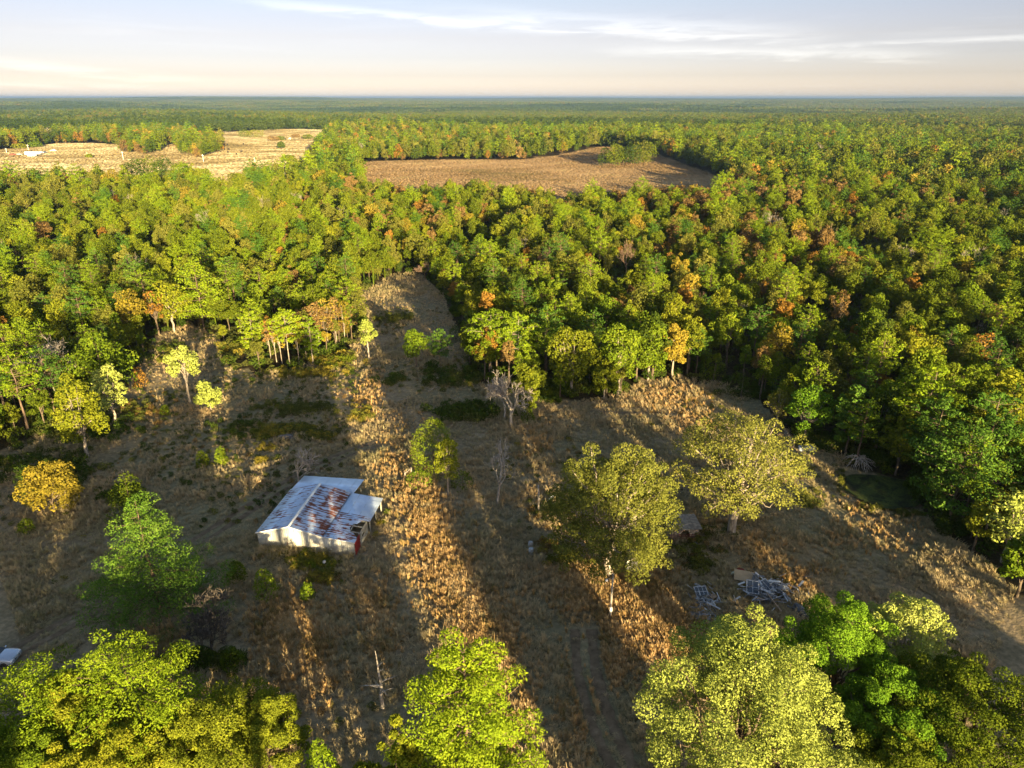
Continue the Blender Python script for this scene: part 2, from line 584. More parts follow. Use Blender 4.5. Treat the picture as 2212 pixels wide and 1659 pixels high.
# pond
m, b = new_mat('pond_scum')
g = b.n('ShaderNodeNewGeometry')
nz = b.noise(g.outputs['Position'], 0.30, 6.0, 0.68, 1.2)
fine = b.noise(g.outputs['Position'], 3.0, 5.0, 0.65)
p = b.n('ShaderNodeBsdfPrincipled')
b.link(b.ramp(b.math('ADD', b.math('MULTIPLY', nz, 0.68), b.math('MULTIPLY', fine, 0.32)), [(0.40, (0.008, 0.010, 0.007)), (0.47, (0.020, 0.026, 0.008)), (0.53, (0.040, 0.056, 0.012)), (0.62, (0.075, 0.090, 0.020))]), p.inputs['Base Color'])
p.inputs['Roughness'].default_value = 0.6
p.inputs['Specular IOR Level'].default_value = 0.25
out_of(b, p.outputs[0])
c = POND.mean(0)
out = []
for k in range(len(POND)):
    a0, a1, a2, a3 = POND[k - 1], POND[k], POND[(k + 1) % len(POND)], POND[(k + 2) % len(POND)]
    for t in np.linspace(0, 1, 5)[:-1]:
        out.append(0.5 * ((2 * a1) + (-a0 + a2) * t + (2 * a0 - 5 * a1 + 4 * a2 - a3) * t * t + (-a0 + 3 * a1 - 3 * a2 + a3) * t ** 3))
mb = MB()
rs = np.random.RandomState(2)
wob = 1.0 + 0.05 * rs.normal(size=len(out))
mb.poly([(c[0] + (q[0] - c[0]) * w_, c[1] + (q[1] - c[1]) * w_, POND_Z) for q, w_ in zip(out, wob)])
mb.build('pond', m, kind='structure')

# wheel tracks worn into the grass
m, b = new_mat('bare_track_earth')
g = b.n('ShaderNodeNewGeometry')
d = b.n('ShaderNodeBsdfDiffuse')
b.link(b.ramp(b.noise(g.outputs['Position'], 1.2, 6.0, 0.65), [(0.3, (0.075, 0.055, 0.035)), (0.55, (0.16, 0.118, 0.075)), (0.75, (0.25, 0.19, 0.125))]), d.inputs[0])
out_of(b, d.outputs[0])
TRACK_M = m
TRACKS = []


def track(pts, widths=(0.42, 0.42), gap=1.55):
    P = np.array([at(*q)[:2] for q in pts])
    t = np.linspace(0, len(P) - 1, 60)
    i = np.clip(t.astype(int), 0, len(P) - 2)
    f = (t - i)
    f = f[:, None]
    pm, pp = P[np.maximum(i - 1, 0)], P[np.minimum(i + 2, len(P) - 1)]
    C = 0.5 * (2 * P[i] + (P[i + 1] - pm) * f + (2 * pm - 5 * P[i] + 4 * P[i + 1] - pp) * f ** 2 + (3 * P[i] - pm - 3 * P[i + 1] + pp) * f ** 3)
    T = np.gradient(C, axis=0)
    T /= np.hypot(T[:, 0], T[:, 1])[:, None]
    N = np.stack([-T[:, 1], T[:, 0]], 1)
    rs = np.random.RandomState(len(TRACKS) + 3)
    V, F = [], []
    for k, w in enumerate(widths):
        off = (k - (len(widths) - 1) / 2) * gap
        w_ = w * (0.75 + 0.5 * rs.rand(60))[:, None]
        for e in (-1, -0.33, 0.33, 1):
            q = C + N * (off + e * w_)
            V.append(np.column_stack([q, height(q[:, 0], q[:, 1]) + 0.05]))
        for s in range(3):
            o0 = (k * 4 + s) * 60
            for j in range(59):
                F.append((o0 + j, o0 + j + 1, o0 + 60 + j + 1, o0 + 60 + j))
        TRACKS.append((C + N * off, w))
    link('path', mesh_from('path', np.vstack(V), F), TRACK_M, kind='structure')


track([(-90, 1480), (60, 1395), (230, 1300), (420, 1175), (560, 1085), (640, 1035), (740, 985), (815, 960)], (0.38, 0.38))
track([(1260, 1360), (1268, 1450), (1300, 1560), (1345, 1659), (1390, 1740)], (0.45, 0.5), 1.7)
track([(1285, 890), (1330, 892), (1400, 893), (1450, 897)], (0.35,))

# ------------------------------------------------------------------ foliage and tree meshes


def unit(v):
    return v / np.maximum(np.linalg.norm(v, axis=-1, keepdims=True), 1e-9)


def cards(rs, C, Rr, n, size, flat=0.85, up=0.25, spread=0.75, cut=0.72, aspect=0.6, hang=0.0):
    """n leaf-sized faces spread through the shells of clumps C (k,3) of radius Rr (k,)"""
    w = Rr ** 2
    k = rs.choice(len(C), n, p=w / w.sum())
    d = rs.normal(size=(n, 3))
    d[:, 2] += 0.35
    d = unit(d)
    rr = Rr[k] * (0.70 + 0.38 * rs.rand(n))
    P = C[k] + d * rr[:, None] * np.array([1, 1, flat])
    keep = np.ones(n, bool)
    for j in range(len(C)):
        q = (P - C[j]) / np.array([1, 1, flat])
        keep &= (k == j) | ((q ** 2).sum(1) > (Rr[j] * cut) ** 2)
    P, d = P[keep], d[keep]
    n = len(P)
    nrm = unit(d * 0.9 + np.array([0, 0, up]) + rs.normal(size=(n, 3)) * spread)
    t = unit(np.cross(nrm, rs.normal(size=(n, 3)) + np.array([0, 0, hang])))
    bb = np.cross(nrm, t)
    a = (size * 0.5 * (0.6 + 0.8 * rs.rand(n)))[:, None]
    V = np.stack([P + t * a, P + bb * a * aspect, P - t * a, P - bb * a * aspect], 1).reshape(-1, 3)
    return V, rs.rand(n)


def card_mesh(name, V, tone, hue=None):
    n = len(V) // 4
    me = mesh_from(name, V, np.arange(4 * n).reshape(-1, 4))
    face_attr(me, 'tone', tone)
    if hue is not None:
        face_attr(me, 'hue', hue)
    return me


def tubes(name, paths, seg=6):
    V, F, o = [], [], 0
    for pts, rads in paths:
        pts = np.asarray(pts, float)
        n = len(pts)
        T = unit(np.gradient(pts, axis=0))
        ref = np.where(np.abs(T[:, 2:3]) > 0.9, np.array([[1.0, 0, 0]]), np.array([[0, 0, 1.0]]))
        a = unit(np.cross(T, ref))
        b_ = np.cross(T, a)
        th = np.linspace(0, 2 * np.pi, seg, endpoint=False)
        ring = pts[:, None] + np.asarray(rads)[:, None, None] * (a[:, None] * np.cos(th)[None, :, None] + b_[:, None] * np.sin(th)[None, :, None])
        V.append(ring.reshape(-1, 3))
        i = np.arange(n * seg).reshape(n, seg) + o
        F.append(np.stack([i[:-1], np.roll(i, -1, 1)[:-1], np.roll(i, -1, 1)[1:], i[1:]], -1).reshape(-1, 4))
        o += n * seg
    me = mesh_from(name, np.vstack(V), np.vstack(F))
    me.polygons.foreach_set('use_smooth', [True] * len(me.polygons))
    return me


def bez(p0, p1, p2, n=6):
    t = np.linspace(0, 1, n)[:, None]
    return (1 - t) ** 2 * np.asarray(p0) + 2 * t * (1 - t) * np.asarray(p1) + t * t * np.asarray(p2)


def wiggle(rs, pts, amt):
    pts = np.array(pts, float)
    pts[1:-1] += rs.normal(size=(len(pts) - 2, 3)) * amt
    return pts


def broad_tree(seed, H, Rc, base=0.32, n=2500, size=0.55, puffs=34, puff_r=(0.2, 0.34), limbs=14, trunk_r=None, fork=0.3, seg=6, lean=0.0, openness=0.0, top=1.0):
    """a leafy crown of clumps on forking limbs: (leaf V, tone, wood paths)"""
    rs = np.random.RandomState(seed)
    zc, hz_ = H * (base + 1.0) / 2, H * (1.0 - base) / 2
    C, Rr = [], []
    tries = 0
    while len(C) < puffs and tries < 4000:
        tries += 1
        d = unit(rs.normal(size=3))
        if d[2] < -0.75:
            continue
        f = (0.35 + 0.65 * rs.rand() ** 0.5) * (1.0 + 0.10 * rs.normal())
        r = Rc * (puff_r[0] + (puff_r[1] - puff_r[0]) * rs.rand())
        wide = 1.0 - 0.25 * (1 - top) - (0.35 * top * max(d[2], 0)) * 0.6
        p = np.array([d[0] * (Rc - r * 0.75) * f * wide, d[1] * (Rc - r * 0.75) * f * wide, zc + d[2] * (hz_ - r * 0.7) * min(f, 1.0)])
        if any(np.linalg.norm(p - q) < 0.55 * min(r, s) * (1 + openness) for q, s in zip(C, Rr)):
            continue
        C.append(p)
        Rr.append(r)
    C, Rr = np.array(C), np.array(Rr)
    off = np.array([lean * H, 0, 0]) * (C[:, 2:3] / H)
    C = C + off
    V, tone = cards(rs, C, Rr, n, size)
    tr = trunk_r or H * 0.018
    zt = H * (base + fork * (1 - base))
    trunk = wiggle(rs, bez((0, 0, -0.3), (0.1 * rs.normal(), 0.1 * rs.normal(), zt * 0.5), (lean * zt, 0, zt), 6), tr * 0.25)
    paths = [(trunk, np.linspace(tr * 1.25, tr * 0.75, 6))]
    top_p = trunk[-1]
    order = np.argsort(-Rr * (0.5 + rs.rand(len(Rr))))[:limbs]
    for j in order:
        s = trunk[rs.randint(3, 6)]
        e = C[j] * np.array([1, 1, 1]) + np.array([0, 0, Rr[j] * 0.45])
        midp = (s * 0.45 + e * 0.55) + np.array([0, 0, rs.rand() * 0.1 * H - 0.02 * H])
        midp[:2] += rs.normal(size=2) * 0.05 * Rc
        L = wiggle(rs, bez(s, midp, e, 7), 0.02 * Rc)
        r0 = tr * (0.32 + 0.22 * rs.rand())
        paths.append((L, np.linspace(r0, r0 * 0.16, 7)))
        if limbs > 8:
            for _ in range(2):
                q = L[rs.randint(3, 6)]
                e2 = q + unit(rs.normal(size=3) + np.array([0, 0, 0.5])) * Rr[j] * 1.1
                paths.append((bez(q, (q + e2) / 2 + rs.normal(size=3) * 0.05 * Rc, e2, 4), np.linspace(r0 * 0.38, r0 * 0.08, 4)))
    return V, tone, paths


def pine_tree(seed, H, Rc, base=0.4, n=2200, size=0.5, tiers=9, shape='loblolly', trunk_r=None, pr=1.0):
    rs = np.random.RandomState(seed)
    C, Rr = [], []
    tr = trunk_r or H * 0.014
    paths = [(wiggle(rs, bez((0, 0, -0.3), (0.01 * H * rs.normal(), 0.01 * H * rs.normal(), H * 0.5), (0, 0, H * 0.985), 9), tr * 0.3), np.linspace(tr * 1.2, tr * 0.12, 9))]
    trunk = paths[0][0]
    for k in range(tiers):
        f = k / (tiers - 1)
        z = H * (base + (0.97 - base) * f)
        if shape == 'cone':
            L = Rc * (1 - f) ** 0.85 + 0.05 * Rc
        else:
            L = Rc * (0.55 + 0.62 * math.sin(math.pi * min(1, 0.22 + 0.62 * f))) * (1.0 if f < 0.7 else 1 - (f - 0.7) * 1.9)
        nb = max(3, int((7 if shape == 'cone' else 5) * (0.5 + L / Rc)))
        a0 = rs.rand() * 6.28
        for j in range(nb):
            if shape != 'cone' and rs.rand() < 0.18:
                continue
            a = a0 + j * 6.283 / nb + rs.normal() * 0.25
            l = L * (0.65 + 0.5 * rs.rand())
            zz = z + rs.normal() * 0.02 * H
            rise = (0.10 if shape == 'cone' else 0.22) * l
            s = np.array([np.interp(zz, trunk[:, 2], trunk[:, 0]), np.interp(zz, trunk[:, 2], trunk[:, 1]), zz])
            e = s + np.array([math.cos(a) * l, math.sin(a) * l, rise])
            br = bez(s, (s + e) / 2 + np.array([0, 0, -0.06 * l]), e, 5)
            paths.append((br, np.linspace(tr * 0.3 * (1 - 0.6 * f), 0.02, 5)))
            m_ = 2 if l < 0.35 * Rc else (3 if l < 0.75 * Rc else 4)
            for q in range(m_):
                t = 1 - q * 0.27
                if t < 0.28:
                    break
                p = br[min(4, int(t * 4 + 0.5))] + rs.normal(size=3) * 0.06 * Rc
                C.append(p + np.array([0, 0, 0.03 * H * rs.rand()]))
                Rr.append(pr * Rc * (0.15 + 0.09 * rs.rand()) * (0.8 + 0.3 * (1 - f)))
    C.append(np.array([0, 0, H * 0.97]))
    Rr.append(Rc * 0.16)
    C, Rr = np.array(C), np.array(Rr)
    V, tone = cards(rs, C, Rr, n, size, flat=0.62, up=0.5, spread=0.8, cut=0.66, aspect=0.42, hang=0.6)
    return V, tone, paths


def cedar_tree(seed, H, Rc, n=2500, size=0.3, blunt=0.5):
    """dense cone or egg down to the ground"""
    rs = np.random.RandomState(seed)
    k = 60
    f = np.sort(rs.rand(k)) ** 0.9
    prof = (1 - f) ** blunt * (0.55 + 0.45 * np.minimum(1, f * 6))
    a = rs.rand(k) * 6.283
    rr = Rc * prof * (0.72 + 0.2 * rs.rand(k))
    C = np.stack([np.cos(a) * rr * 0.8, np.sin(a) * rr * 0.8, f * H * 0.93 + 0.04 * H], 1)
    Rr = Rc * (0.16 + 0.22 * prof) * (0.8 + 0.4 * rs.rand(k))
    C = np.vstack([C, np.stack([np.zeros(6), np.zeros(6), np.linspace(0.2, 0.96, 6) * H], 1)])
    Rr = np.concatenate([Rr, np.linspace(0.6, 0.1, 6) * Rc])
    V, tone = cards(rs, C, Rr, n, size, flat=1.25, up=0.35, spread=0.7, cut=0.7, aspect=0.4, hang=0.0)
    return V, tone, [(np.array([(0, 0, -0.2), (0, 0, H * 0.5), (0, 0, H * 0.93)]), [Rc * 0.06 + 0.03, 0.05, 0.01])]


def bare_tree(seed, H, Rc, trunk_r=None, depth=4, fork_h=0.3, up=0.55, lean=(0, 0), kids=(3, 4), tmin=0.022):
    rs = np.random.RandomState(seed)
    tr = trunk_r or H * 0.018
    paths = []

    def grow(p, d, L, r, lev):
        e = p + d * L
        mid = (p + e) / 2 + rs.normal(size=3) * L * 0.07
        b_ = bez(p, mid, e, 5)
        paths.append((b_, np.linspace(r, r * 0.55, 5)))
        if lev == 0:
            return
        for i in range(rs.randint(kids[0], kids[1] + 1)):
            t = 0.45 + 0.55 * rs.rand() if i else 1.0
            q = b_[min(4, int(t * 4 + 0.5))]
            side = rs.normal(size=3)
            side -= d * (side @ d)
            nd = unit(d * (0.75 + 0.3 * rs.rand()) + unit(side) * (0.55 + 0.5 * rs.rand()) + np.array([0, 0, up * 0.35]))
            grow(q, nd, L * (0.52 + 0.28 * rs.rand()), max(r * (0.46 + 0.2 * rs.rand()), tmin), lev - 1)

    d0 = unit(np.array([lean[0], lean[1], 1.0]))
    grow(np.array([0, 0, -0.2]), d0, H * fork_h + 0.2, tr, depth)
    P = np.vstack([p for p, _ in paths])
    sx = Rc / max(np.percentile(np.abs(P[:, :2]).max(1), 93), 0.1)
    sz = H / P[:, 2].max()
    return [(p * np.array([sx, sx, sz]), r) for p, r in paths]


def plant(name, label, category, loc, built, leaf, bark, rz=0.0, group=None, seg=6, scale=1.0, crown='crown', stem='trunk'):
    t = thing(name, label, category, loc, rz, group, (scale,) * 3)
    V, tone, paths = built
    if V is not None:
        link(crown, card_mesh(crown, V, tone), LEAF[leaf] if isinstance(leaf, str) else leaf, t)
    if paths:
        link(stem, tubes(stem, paths, seg), bark, t)
    return t


RND = random.Random(5)

# ------------------------------------------------------------------ forest
wedge = R(47)


def jitter_grid(cell, rmin, rmax, seed, wed):
    rs = np.random.RandomState(seed)
    nx = int(rmax * math.sin(wed) / cell) + 2
    ny = int(rmax / cell) + 2
    X, Y = np.meshgrid(np.arange(-nx, nx), np.arange(-2, ny))
    X = X + 0.5 * (Y % 2)
    P = np.stack([X.ravel() * cell, Y.ravel() * cell], 1) + rs.uniform(-0.42, 0.42, (X.size, 2)) * cell
    d = np.hypot(P[:, 0], P[:, 1])
    a = np.arctan2(P[:, 0], P[:, 1])
    return P[(d > rmin) & (d < rmax) & (np.abs(a) < wed)]


def vnoise(P, s, seed=0):
    rs = np.random.RandomState(seed)
    v = np.zeros(len(P))
    for k in range(5):
        th, ph = rs.rand() * 6.28, rs.rand() * 6.28
        f = (0.6 + rs.rand() * 1.2) / s
        v += np.sin((P[:, 0] * math.cos(th) + P[:, 1] * math.sin(th)) * f * 6.28 + ph)
    return v / 5


def fbm(P, s, seed, octaves=4):
    v, amp, tot = np.zeros(len(P)), 1.0, 0.0
    for o in range(octaves):
        g = np.random.RandomState(seed * 17 + o).rand(256, 256)
        q = P / s * 2 ** o + 31.7 * o
        i = np.floor(q).astype(int)
        f = q - i
        f = f * f * (3 - 2 * f)
        i0, i1 = i % 256, (i + 1) % 256
        a = g[i0[:, 0], i0[:, 1]] * (1 - f[:, 0]) + g[i1[:, 0], i0[:, 1]] * f[:, 0]
        b = g[i0[:, 0], i1[:, 1]] * (1 - f[:, 0]) + g[i1[:, 0], i1[:, 1]] * f[:, 0]
        v += amp * (a * (1 - f[:, 1]) + b * f[:, 1])
        tot += amp
        amp *= 0.6
    return (v / tot - 0.5) * 3.2


# shared meshes of the forest trees: (leaf mesh, wood mesh)
def pair(kind, built, seg=5):
    V, tone, paths = built
    cm = card_mesh(kind + '_crown', V, tone) if V is not None else None
    return cm, tubes(kind + '_trunk', paths, seg)


OAKS = [pair('oak', broad_tree(100 + i, H, Rc, base, 2600, 0.56, 30, (0.20, 0.36), 8, fork=0.35, lean=ln, top=tp))
        for i, (H, Rc, base, ln, tp) in enumerate([(14.5, 4.6, 0.20, 0, 1), (16, 4.4, 0.26, 0.03, 1), (13, 4.8, 0.16, 0, 0.6), (17, 4.2, 0.30, -0.03, 1.1), (12, 3.9, 0.12, 0, 0.9), (15, 5.2, 0.24, 0.02, 0.7), (15.5, 3.6, 0.22, 0, 1.2)])]
PINES = [pair('pine', pine_tree(150 + i, H, Rc, base, 2000, 0.52, 8)) for i, (H, Rc, base) in enumerate([(18, 3.4, 0.48), (16.5, 3.1, 0.42), (19, 3.6, 0.52)])]
SLIM = [pair('slim', broad_tree(170 + i, H, Rc, 0.4, 1500, 0.5, 22, (0.26, 0.42), 6, top=1.2)) for i, (H, Rc) in enumerate([(13, 2.4), (14.5, 2.7), (11, 2.2)])]
BARES = [(None, tubes('bare', bare_tree(190 + i, H, Rc, trunk_r=0.13, depth=5, tmin=0.012), 3)) for i, (H, Rc) in enumerate([(12, 3.0), (14, 3.4), (11, 2.6)])]
SPARSE = [pair('sparse', broad_tree(180 + i, H, Rc, 0.3, 900, 0.5, 26, (0.16, 0.3), 20, top=1.0)) for i, (H, Rc) in enumerate([(13, 3.6), (14.5, 3.4)])]
# light versions for the distance
FAR_OAKS = [card_mesh('far_oak', *broad_tree(200 + i, H, Rc, base, 560, 1.05, 20, (0.24, 0.40), 0)[:2]) for i, (H, Rc, base) in enumerate([(14.5, 4.8, 0.0), (16, 4.6, 0.05), (13, 4.6, -0.05), (17, 4.4, 0.05)])]
FAR_PINES = [card_mesh('far_pine', *pine_tree(220 + i, H, Rc, 0.4, 480, 0.95, 6)[:2]) for i, (H, Rc) in enumerate([(17, 3.5), (18, 3.7)])]

# hand-placed groups that must stay clear of scattered trees
NO_TREES = [CLEARING, FIELD_A, FIELD_B]
P = np.vstack([jitter_grid(3.9, 30, 430, 1, wedge), jitter_grid(5.7, 430, 1150, 2, wedge)])
d = np.hypot(P[:, 0], P[:, 1])
keep = np.ones(len(P), bool)
for q in NO_TREES:
    keep &= ~inside(P, q)
isl = inside(P, ISLAND_B)
keep |= isl & inside(P, FIELD_B)
keep &= ~((P[:, 1] < 70) & (np.abs(P[:, 0]) < 60))
# narrow glades that break the wood up on the left and far right
for gx, gy, hw, dep in [(210, 592, 150, 5.5), (120, 545, 120, 6.0), (300, 525, 150, 6.5), (560, 540, 60, 6.0), (640, 470, 60, 7.0), (2010, 530, 170, 9.0), (1830, 560, 90, 7.0), (1750, 470, 110, 9.0), (1330, 590, 60, 5.0), (150, 470, 130, 8.0), (930, 520, 50, 6.0)]:
    c0, c1 = np.array(ray(gx - hw, gy + 8, 2.0)), np.array(ray(gx + hw, gy - 8, 2.0))
    keep &= ~(sd_line(P, [tuple(c0), tuple(c1)]) < dep)
# small gaps and the darker, thinner hollow on the right
dens = vnoise(P, 70, 3)
rs = np.random.RandomState(9)
keep &= ~((dens < -0.42) & (rs.rand(len(P)) < 0.75) & (d < 420))
keep &= rs.rand(len(P)) < np.where(d > 420, 0.92, 0.90)
P = P[keep]
d = np.hypot(P[:, 0], P[:, 1])
az = np.degrees(np.arctan2(P[:, 0], P[:, 1]))
N = len(P)
rs = np.random.RandomState(10)
u = rs.rand(N)
# kinds: autumn colour comes in drifts
PX = np.array([proj(x, y, 12.0)[:2] for x, y in P])
aut = 0.035 + 0.02 * np.clip(vnoise(P, 90, 5) + 0.2, 0, 1)
for cx_, cy_, sx_, sy_, w_ in [(820, 430, 200, 50, 0.30), (1560, 480, 210, 75, 0.30), (1500, 400, 180, 24, 0.38), (1850, 470, 320, 120, 0.14), (1250, 560, 300, 90, 0.07), (620, 660, 140, 60, 0.12), (1900, 690, 250, 60, 0.08), (250, 300, 300, 30, 0.10), (700, 285, 300, 14, 0.25), (1100, 320, 300, 14, 0.10)]:
    aut += w_ * np.exp(-((PX[:, 0] - cx_) / sx_) ** 2 - ((PX[:, 1] - cy_) / sy_) ** 2)
pine_p = 0.10 + 0.16 * np.clip(vnoise(P, 60, 6), 0, 1) + 0.25 * np.exp(-((PX[:, 0] - 560) / 200) ** 2 - ((PX[:, 1] - 640) / 90) ** 2) + 0.2 * np.exp(-((PX[:, 0] - 1180) / 220) ** 2 - ((PX[:, 1] - 720) / 80) ** 2)
bare_p = np.where(d < 420, 0.035, 0.012)
kind = np.full(N, 'oak', dtype=object)
kind[u < aut + pine_p + bare_p] = 'bare'
kind[u < aut + pine_p] = 'pine'
kind[u < aut] = 'autumn'
hue_n = vnoise(P, 45, 8) * 0.5 + rs.normal(size=N) * 0.45
yell = hue_n + np.where(az < 8, 0.12, -0.05)
scl = np.clip(rs.normal(0.97, 0.23, N), 0.5, 1.5)
scl *= np.interp(d, [0, 260, 520], [0.54, 0.56, 0.86])

in_view = (np.abs(PX[:, 0] - CX) < 1150) & (PX[:, 1] < 1750)
order = np.argsort(d)
LIMIT = {'oak': 298, 'pine': 170, 'autumn': 150, 'bare': 50}
count = dict.fromkeys(LIMIT, 0)
rest = []
ROOTS = {}


def region_of(x, y, dist):
    px, py, _ = proj(x, y, 8)
    depth = 'front' if dist < 165 else 'middle' if dist < 215 else 'rear'
    lo = -200
    if py > 800 and px > 1600:
        return f"{depth} {'left' if px < 1960 else 'right'} of the wood beside the pond"
    for lim, nm in ((330, 'the wood left of the clearing'), (560, 'the wood behind the lone yellow trees'), (800, 'the wood beyond the barn'),
                    (1010, 'the wood behind the cedar'), (1330, 'the wood behind the left oak'), (1700, 'the wood behind the right oak'), (2400, 'the wood on the far right')):
        if px < lim:
            break
        lo = lim
    f = (px - lo) / (lim - lo)
    return f"{depth} {'left' if f < 0.36 else 'centre' if f < 0.68 else 'right'} of {nm}"


def forest_tree(k, i):
    """one forest tree with its own crown and trunk; alike trees share meshes"""
    r = RND.random
    x, y = P[i]
    reg = region_of(x, y, d[i])
    tall = 'low' if scl[i] < 0.47 else 'tall' if scl[i] > 0.60 else 'middling'
    if k == 'oak':
        slim = r() < 0.22
        mats = 'bright' if yell[i] < -0.25 else 'green' if yell[i] < 0.12 else 'yellow_green' if yell[i] < 0.5 else 'olive'
        if r() < 0.08:
            mats = 'dark'
        cm, tm = RND.choice(SLIM if slim else OAKS)
        word = {'bright': 'bright green', 'green': 'mid green', 'yellow_green': 'yellow green', 'olive': 'olive green', 'dark': 'dark green'}[mats]
        lab = f"{tall} {word} {'slender' if slim else 'round'} tree, {reg}"
        nm, cat, bark = 'leafy_tree', 'tree', BARK
    elif k == 'pine':
        mats = 'pine' if r() < 0.6 else 'pine_dark'
        cm, tm = RND.choice(PINES)
        lab = f"{tall} {'yellow green' if mats == 'pine' else 'deep green'} pine, {reg}"
        nm, cat, bark = 'pine_tree', 'pine', BARK_RED
    elif k == 'autumn':
        mats = RND.choice(['orange', 'orange', 'gold', 'gold', 'rust', 'rust'])
        cm, tm = RND.choice(OAKS[4:] + SLIM + SPARSE)
        lab = f"{ {'orange': 'bright orange', 'gold': 'golden yellow', 'rust': 'rusty brown'}[mats]} {tall} autumn tree, {reg}"
        nm, cat, bark = 'autumn_tree', 'tree', BARK
    else:
        mats = 'rust'
        cm, tm = RND.choice(BARES)
        lab = f"{tall} leafless tree, {reg}"
        nm, cat, bark = 'bare_tree', 'tree', TWIG_PINK if r() < 0.5 else DEADWOOD
    t = thing(nm, lab, cat, (x, y, hz(x, y)), r() * 6.28, {'leafy_tree': 'green trees of the wood', 'pine_tree': 'pines of the wood', 'autumn_tree': 'autumn trees of the wood', 'bare_tree': 'leafless trees of the wood'}[nm], (scl[i],) * 3)
    for part, mesh, mat in (('crown', cm, LEAF[mats]), ('trunk', tm, bark)):
        if mesh is None:
            continue
        o = bpy.data.objects.new(part, mesh)
        if not len(mesh.materials):
            mesh.materials.append(None)
        COL.objects.link(o)
        o.parent = t
        o.material_slots[0].link = 'OBJECT'
        o.material_slots[0].material = mat
    return t


for i in order:
    k = kind[i]
    if in_view[i] and count[k] < LIMIT[k] and d[i] < 420:
        count[k] += 1
        forest_tree(k, i)
    else:
        rest.append(i)
rest = np.array(rest)

# everything past the limit: one mass of trees
LIB = bpy.data.collections.new('forest_library')
PICK = {}


def lib(key, mesh, mat, wood=None, bark=None):
    o = bpy.data.objects.new(f'{len(PICK):03d}_{key}', mesh.copy() if len(mesh.materials) and mesh.materials[0] is not mat else mesh)
    if len(o.data.materials) == 0:
        o.data.materials.append(mat)
    else:
        o.data.materials[0] = mat
    LIB.objects.link(o)
    PICK[key] = len(PICK)


def joined(cm, tm, mat, bark):
    bm = bmesh.new()
    bm.from_mesh(cm)
    k = len(bm.faces)
    bm.from_mesh(tm)
    bm.faces.ensure_lookup_table()
    for f in bm.faces[k:]:
        f.material_index = 1
    me = bpy.data.meshes.new('tree')
    bm.to_mesh(me)
    bm.free()
    me.materials.clear()
    me.materials.append(mat)
    me.materials.append(bark)
    return me


def lib_joined(key, pr, mat, bark):
    o = bpy.data.objects.new(f'{len(PICK):03d}_{key}', joined(pr[0], pr[1], mat, bark))
    LIB.objects.link(o)
    PICK[key] = len(PICK)


OAK_M = ['bright', 'green', 'yellow_green', 'olive', 'dark']
for a_, mname in enumerate(OAK_M):
    for b_ in range(3):
        lib_joined(f'near_{mname}_{b_}', OAKS[(a_ + b_ * 2) % len(OAKS)], LEAF[mname], BARK)
    for b_ in range(2):
        lib(f'far_{mname}_{b_}', FAR_OAKS[(a_ + b_ * 2) % 4].copy(), LEAF[mname])
for a_, mname in enumerate(['orange', 'gold', 'rust']):
    lib_joined(f'near_{mname}', OAKS[4 + a_ % 3], LEAF[mname], BARK)
    lib(f'far_{mname}', FAR_OAKS[a_].copy(), LEAF[mname])
for b_, mname in enumerate(['pine', 'pine_dark']):
    lib_joined(f'near_{mname}', PINES[b_], LEAF[mname], BARK_RED)
    lib(f'far_{mname}', FAR_PINES[b_].copy(), LEAF[mname])
for b_ in range(2):
    me_ = BARES[b_][1].copy()
    me_.materials.clear()
    lib(f'bare_{b_}', me_, DEADWOOD if b_ else TWIG_PINK)


def patch_mesh(seed, side, ntree, ncard, size, Rt):
    rs = np.random.RandomState(seed)
    g = int(math.sqrt(ntree))
    VV, TT, HH = [], [], []
    for i in range(g):
        for j in range(g):
            x = (i + 0.5 + rs.uniform(-0.4, 0.4)) / g * side - side / 2
            y = (j + 0.5 + rs.uniform(-0.4, 0.4)) / g * side - side / 2
            H = 13 + 3.0 * rs.normal()
            r = Rt * (0.85 + 0.35 * rs.rand())
            C = np.array([[0, 0, H - r * 0.9], [r * 0.45, 0.1 * r, H - r * 1.25], [-r * 0.4, r * 0.35, H - r * 1.3], [0, -r * 0.5, H - r * 1.2], [0, 0, H - r * 2.0]])
            C[:, :2] += rs.normal(size=(5, 2)) * r * 0.15
            V, t = cards(rs, C, np.array([0.55, 0.5, 0.5, 0.5, 0.75]) * r, ncard, size, flat=0.9, cut=0.6)
            VV.append(V + np.array([x, y, 0]))
            TT.append(t)
            v = rs.rand()
            hue = 0.85 + 0.15 * rs.rand() if v < 0.09 else 0.12 + 0.6 * rs.rand()
            HH.append(np.full(len(t), hue))
    return card_mesh('patch', np.vstack(VV), np.concatenate(TT), np.concatenate(HH))


for k in range(3):
    lib(f'patch_s_{k}', patch_mesh(300 + k, 62, 72, 90, 2.0, 4.6), LEAF['mixed'])
for k in range(3):
    lib(f'patch_sd_{k}', patch_mesh(340 + k, 62, 72, 90, 2.0, 4.6), LEAF['mixed_dark'])
for k in range(3):
    lib(f'patch_ld_{k}', patch_mesh(350 + k, 240, 784, 20, 4.6, 5.6), LEAF['mixed_dark'])
for k in range(3):
    lib(f'patch_l_{k}', patch_mesh(320 + k, 240, 784, 20, 4.6, 5.6), LEAF['mixed'])


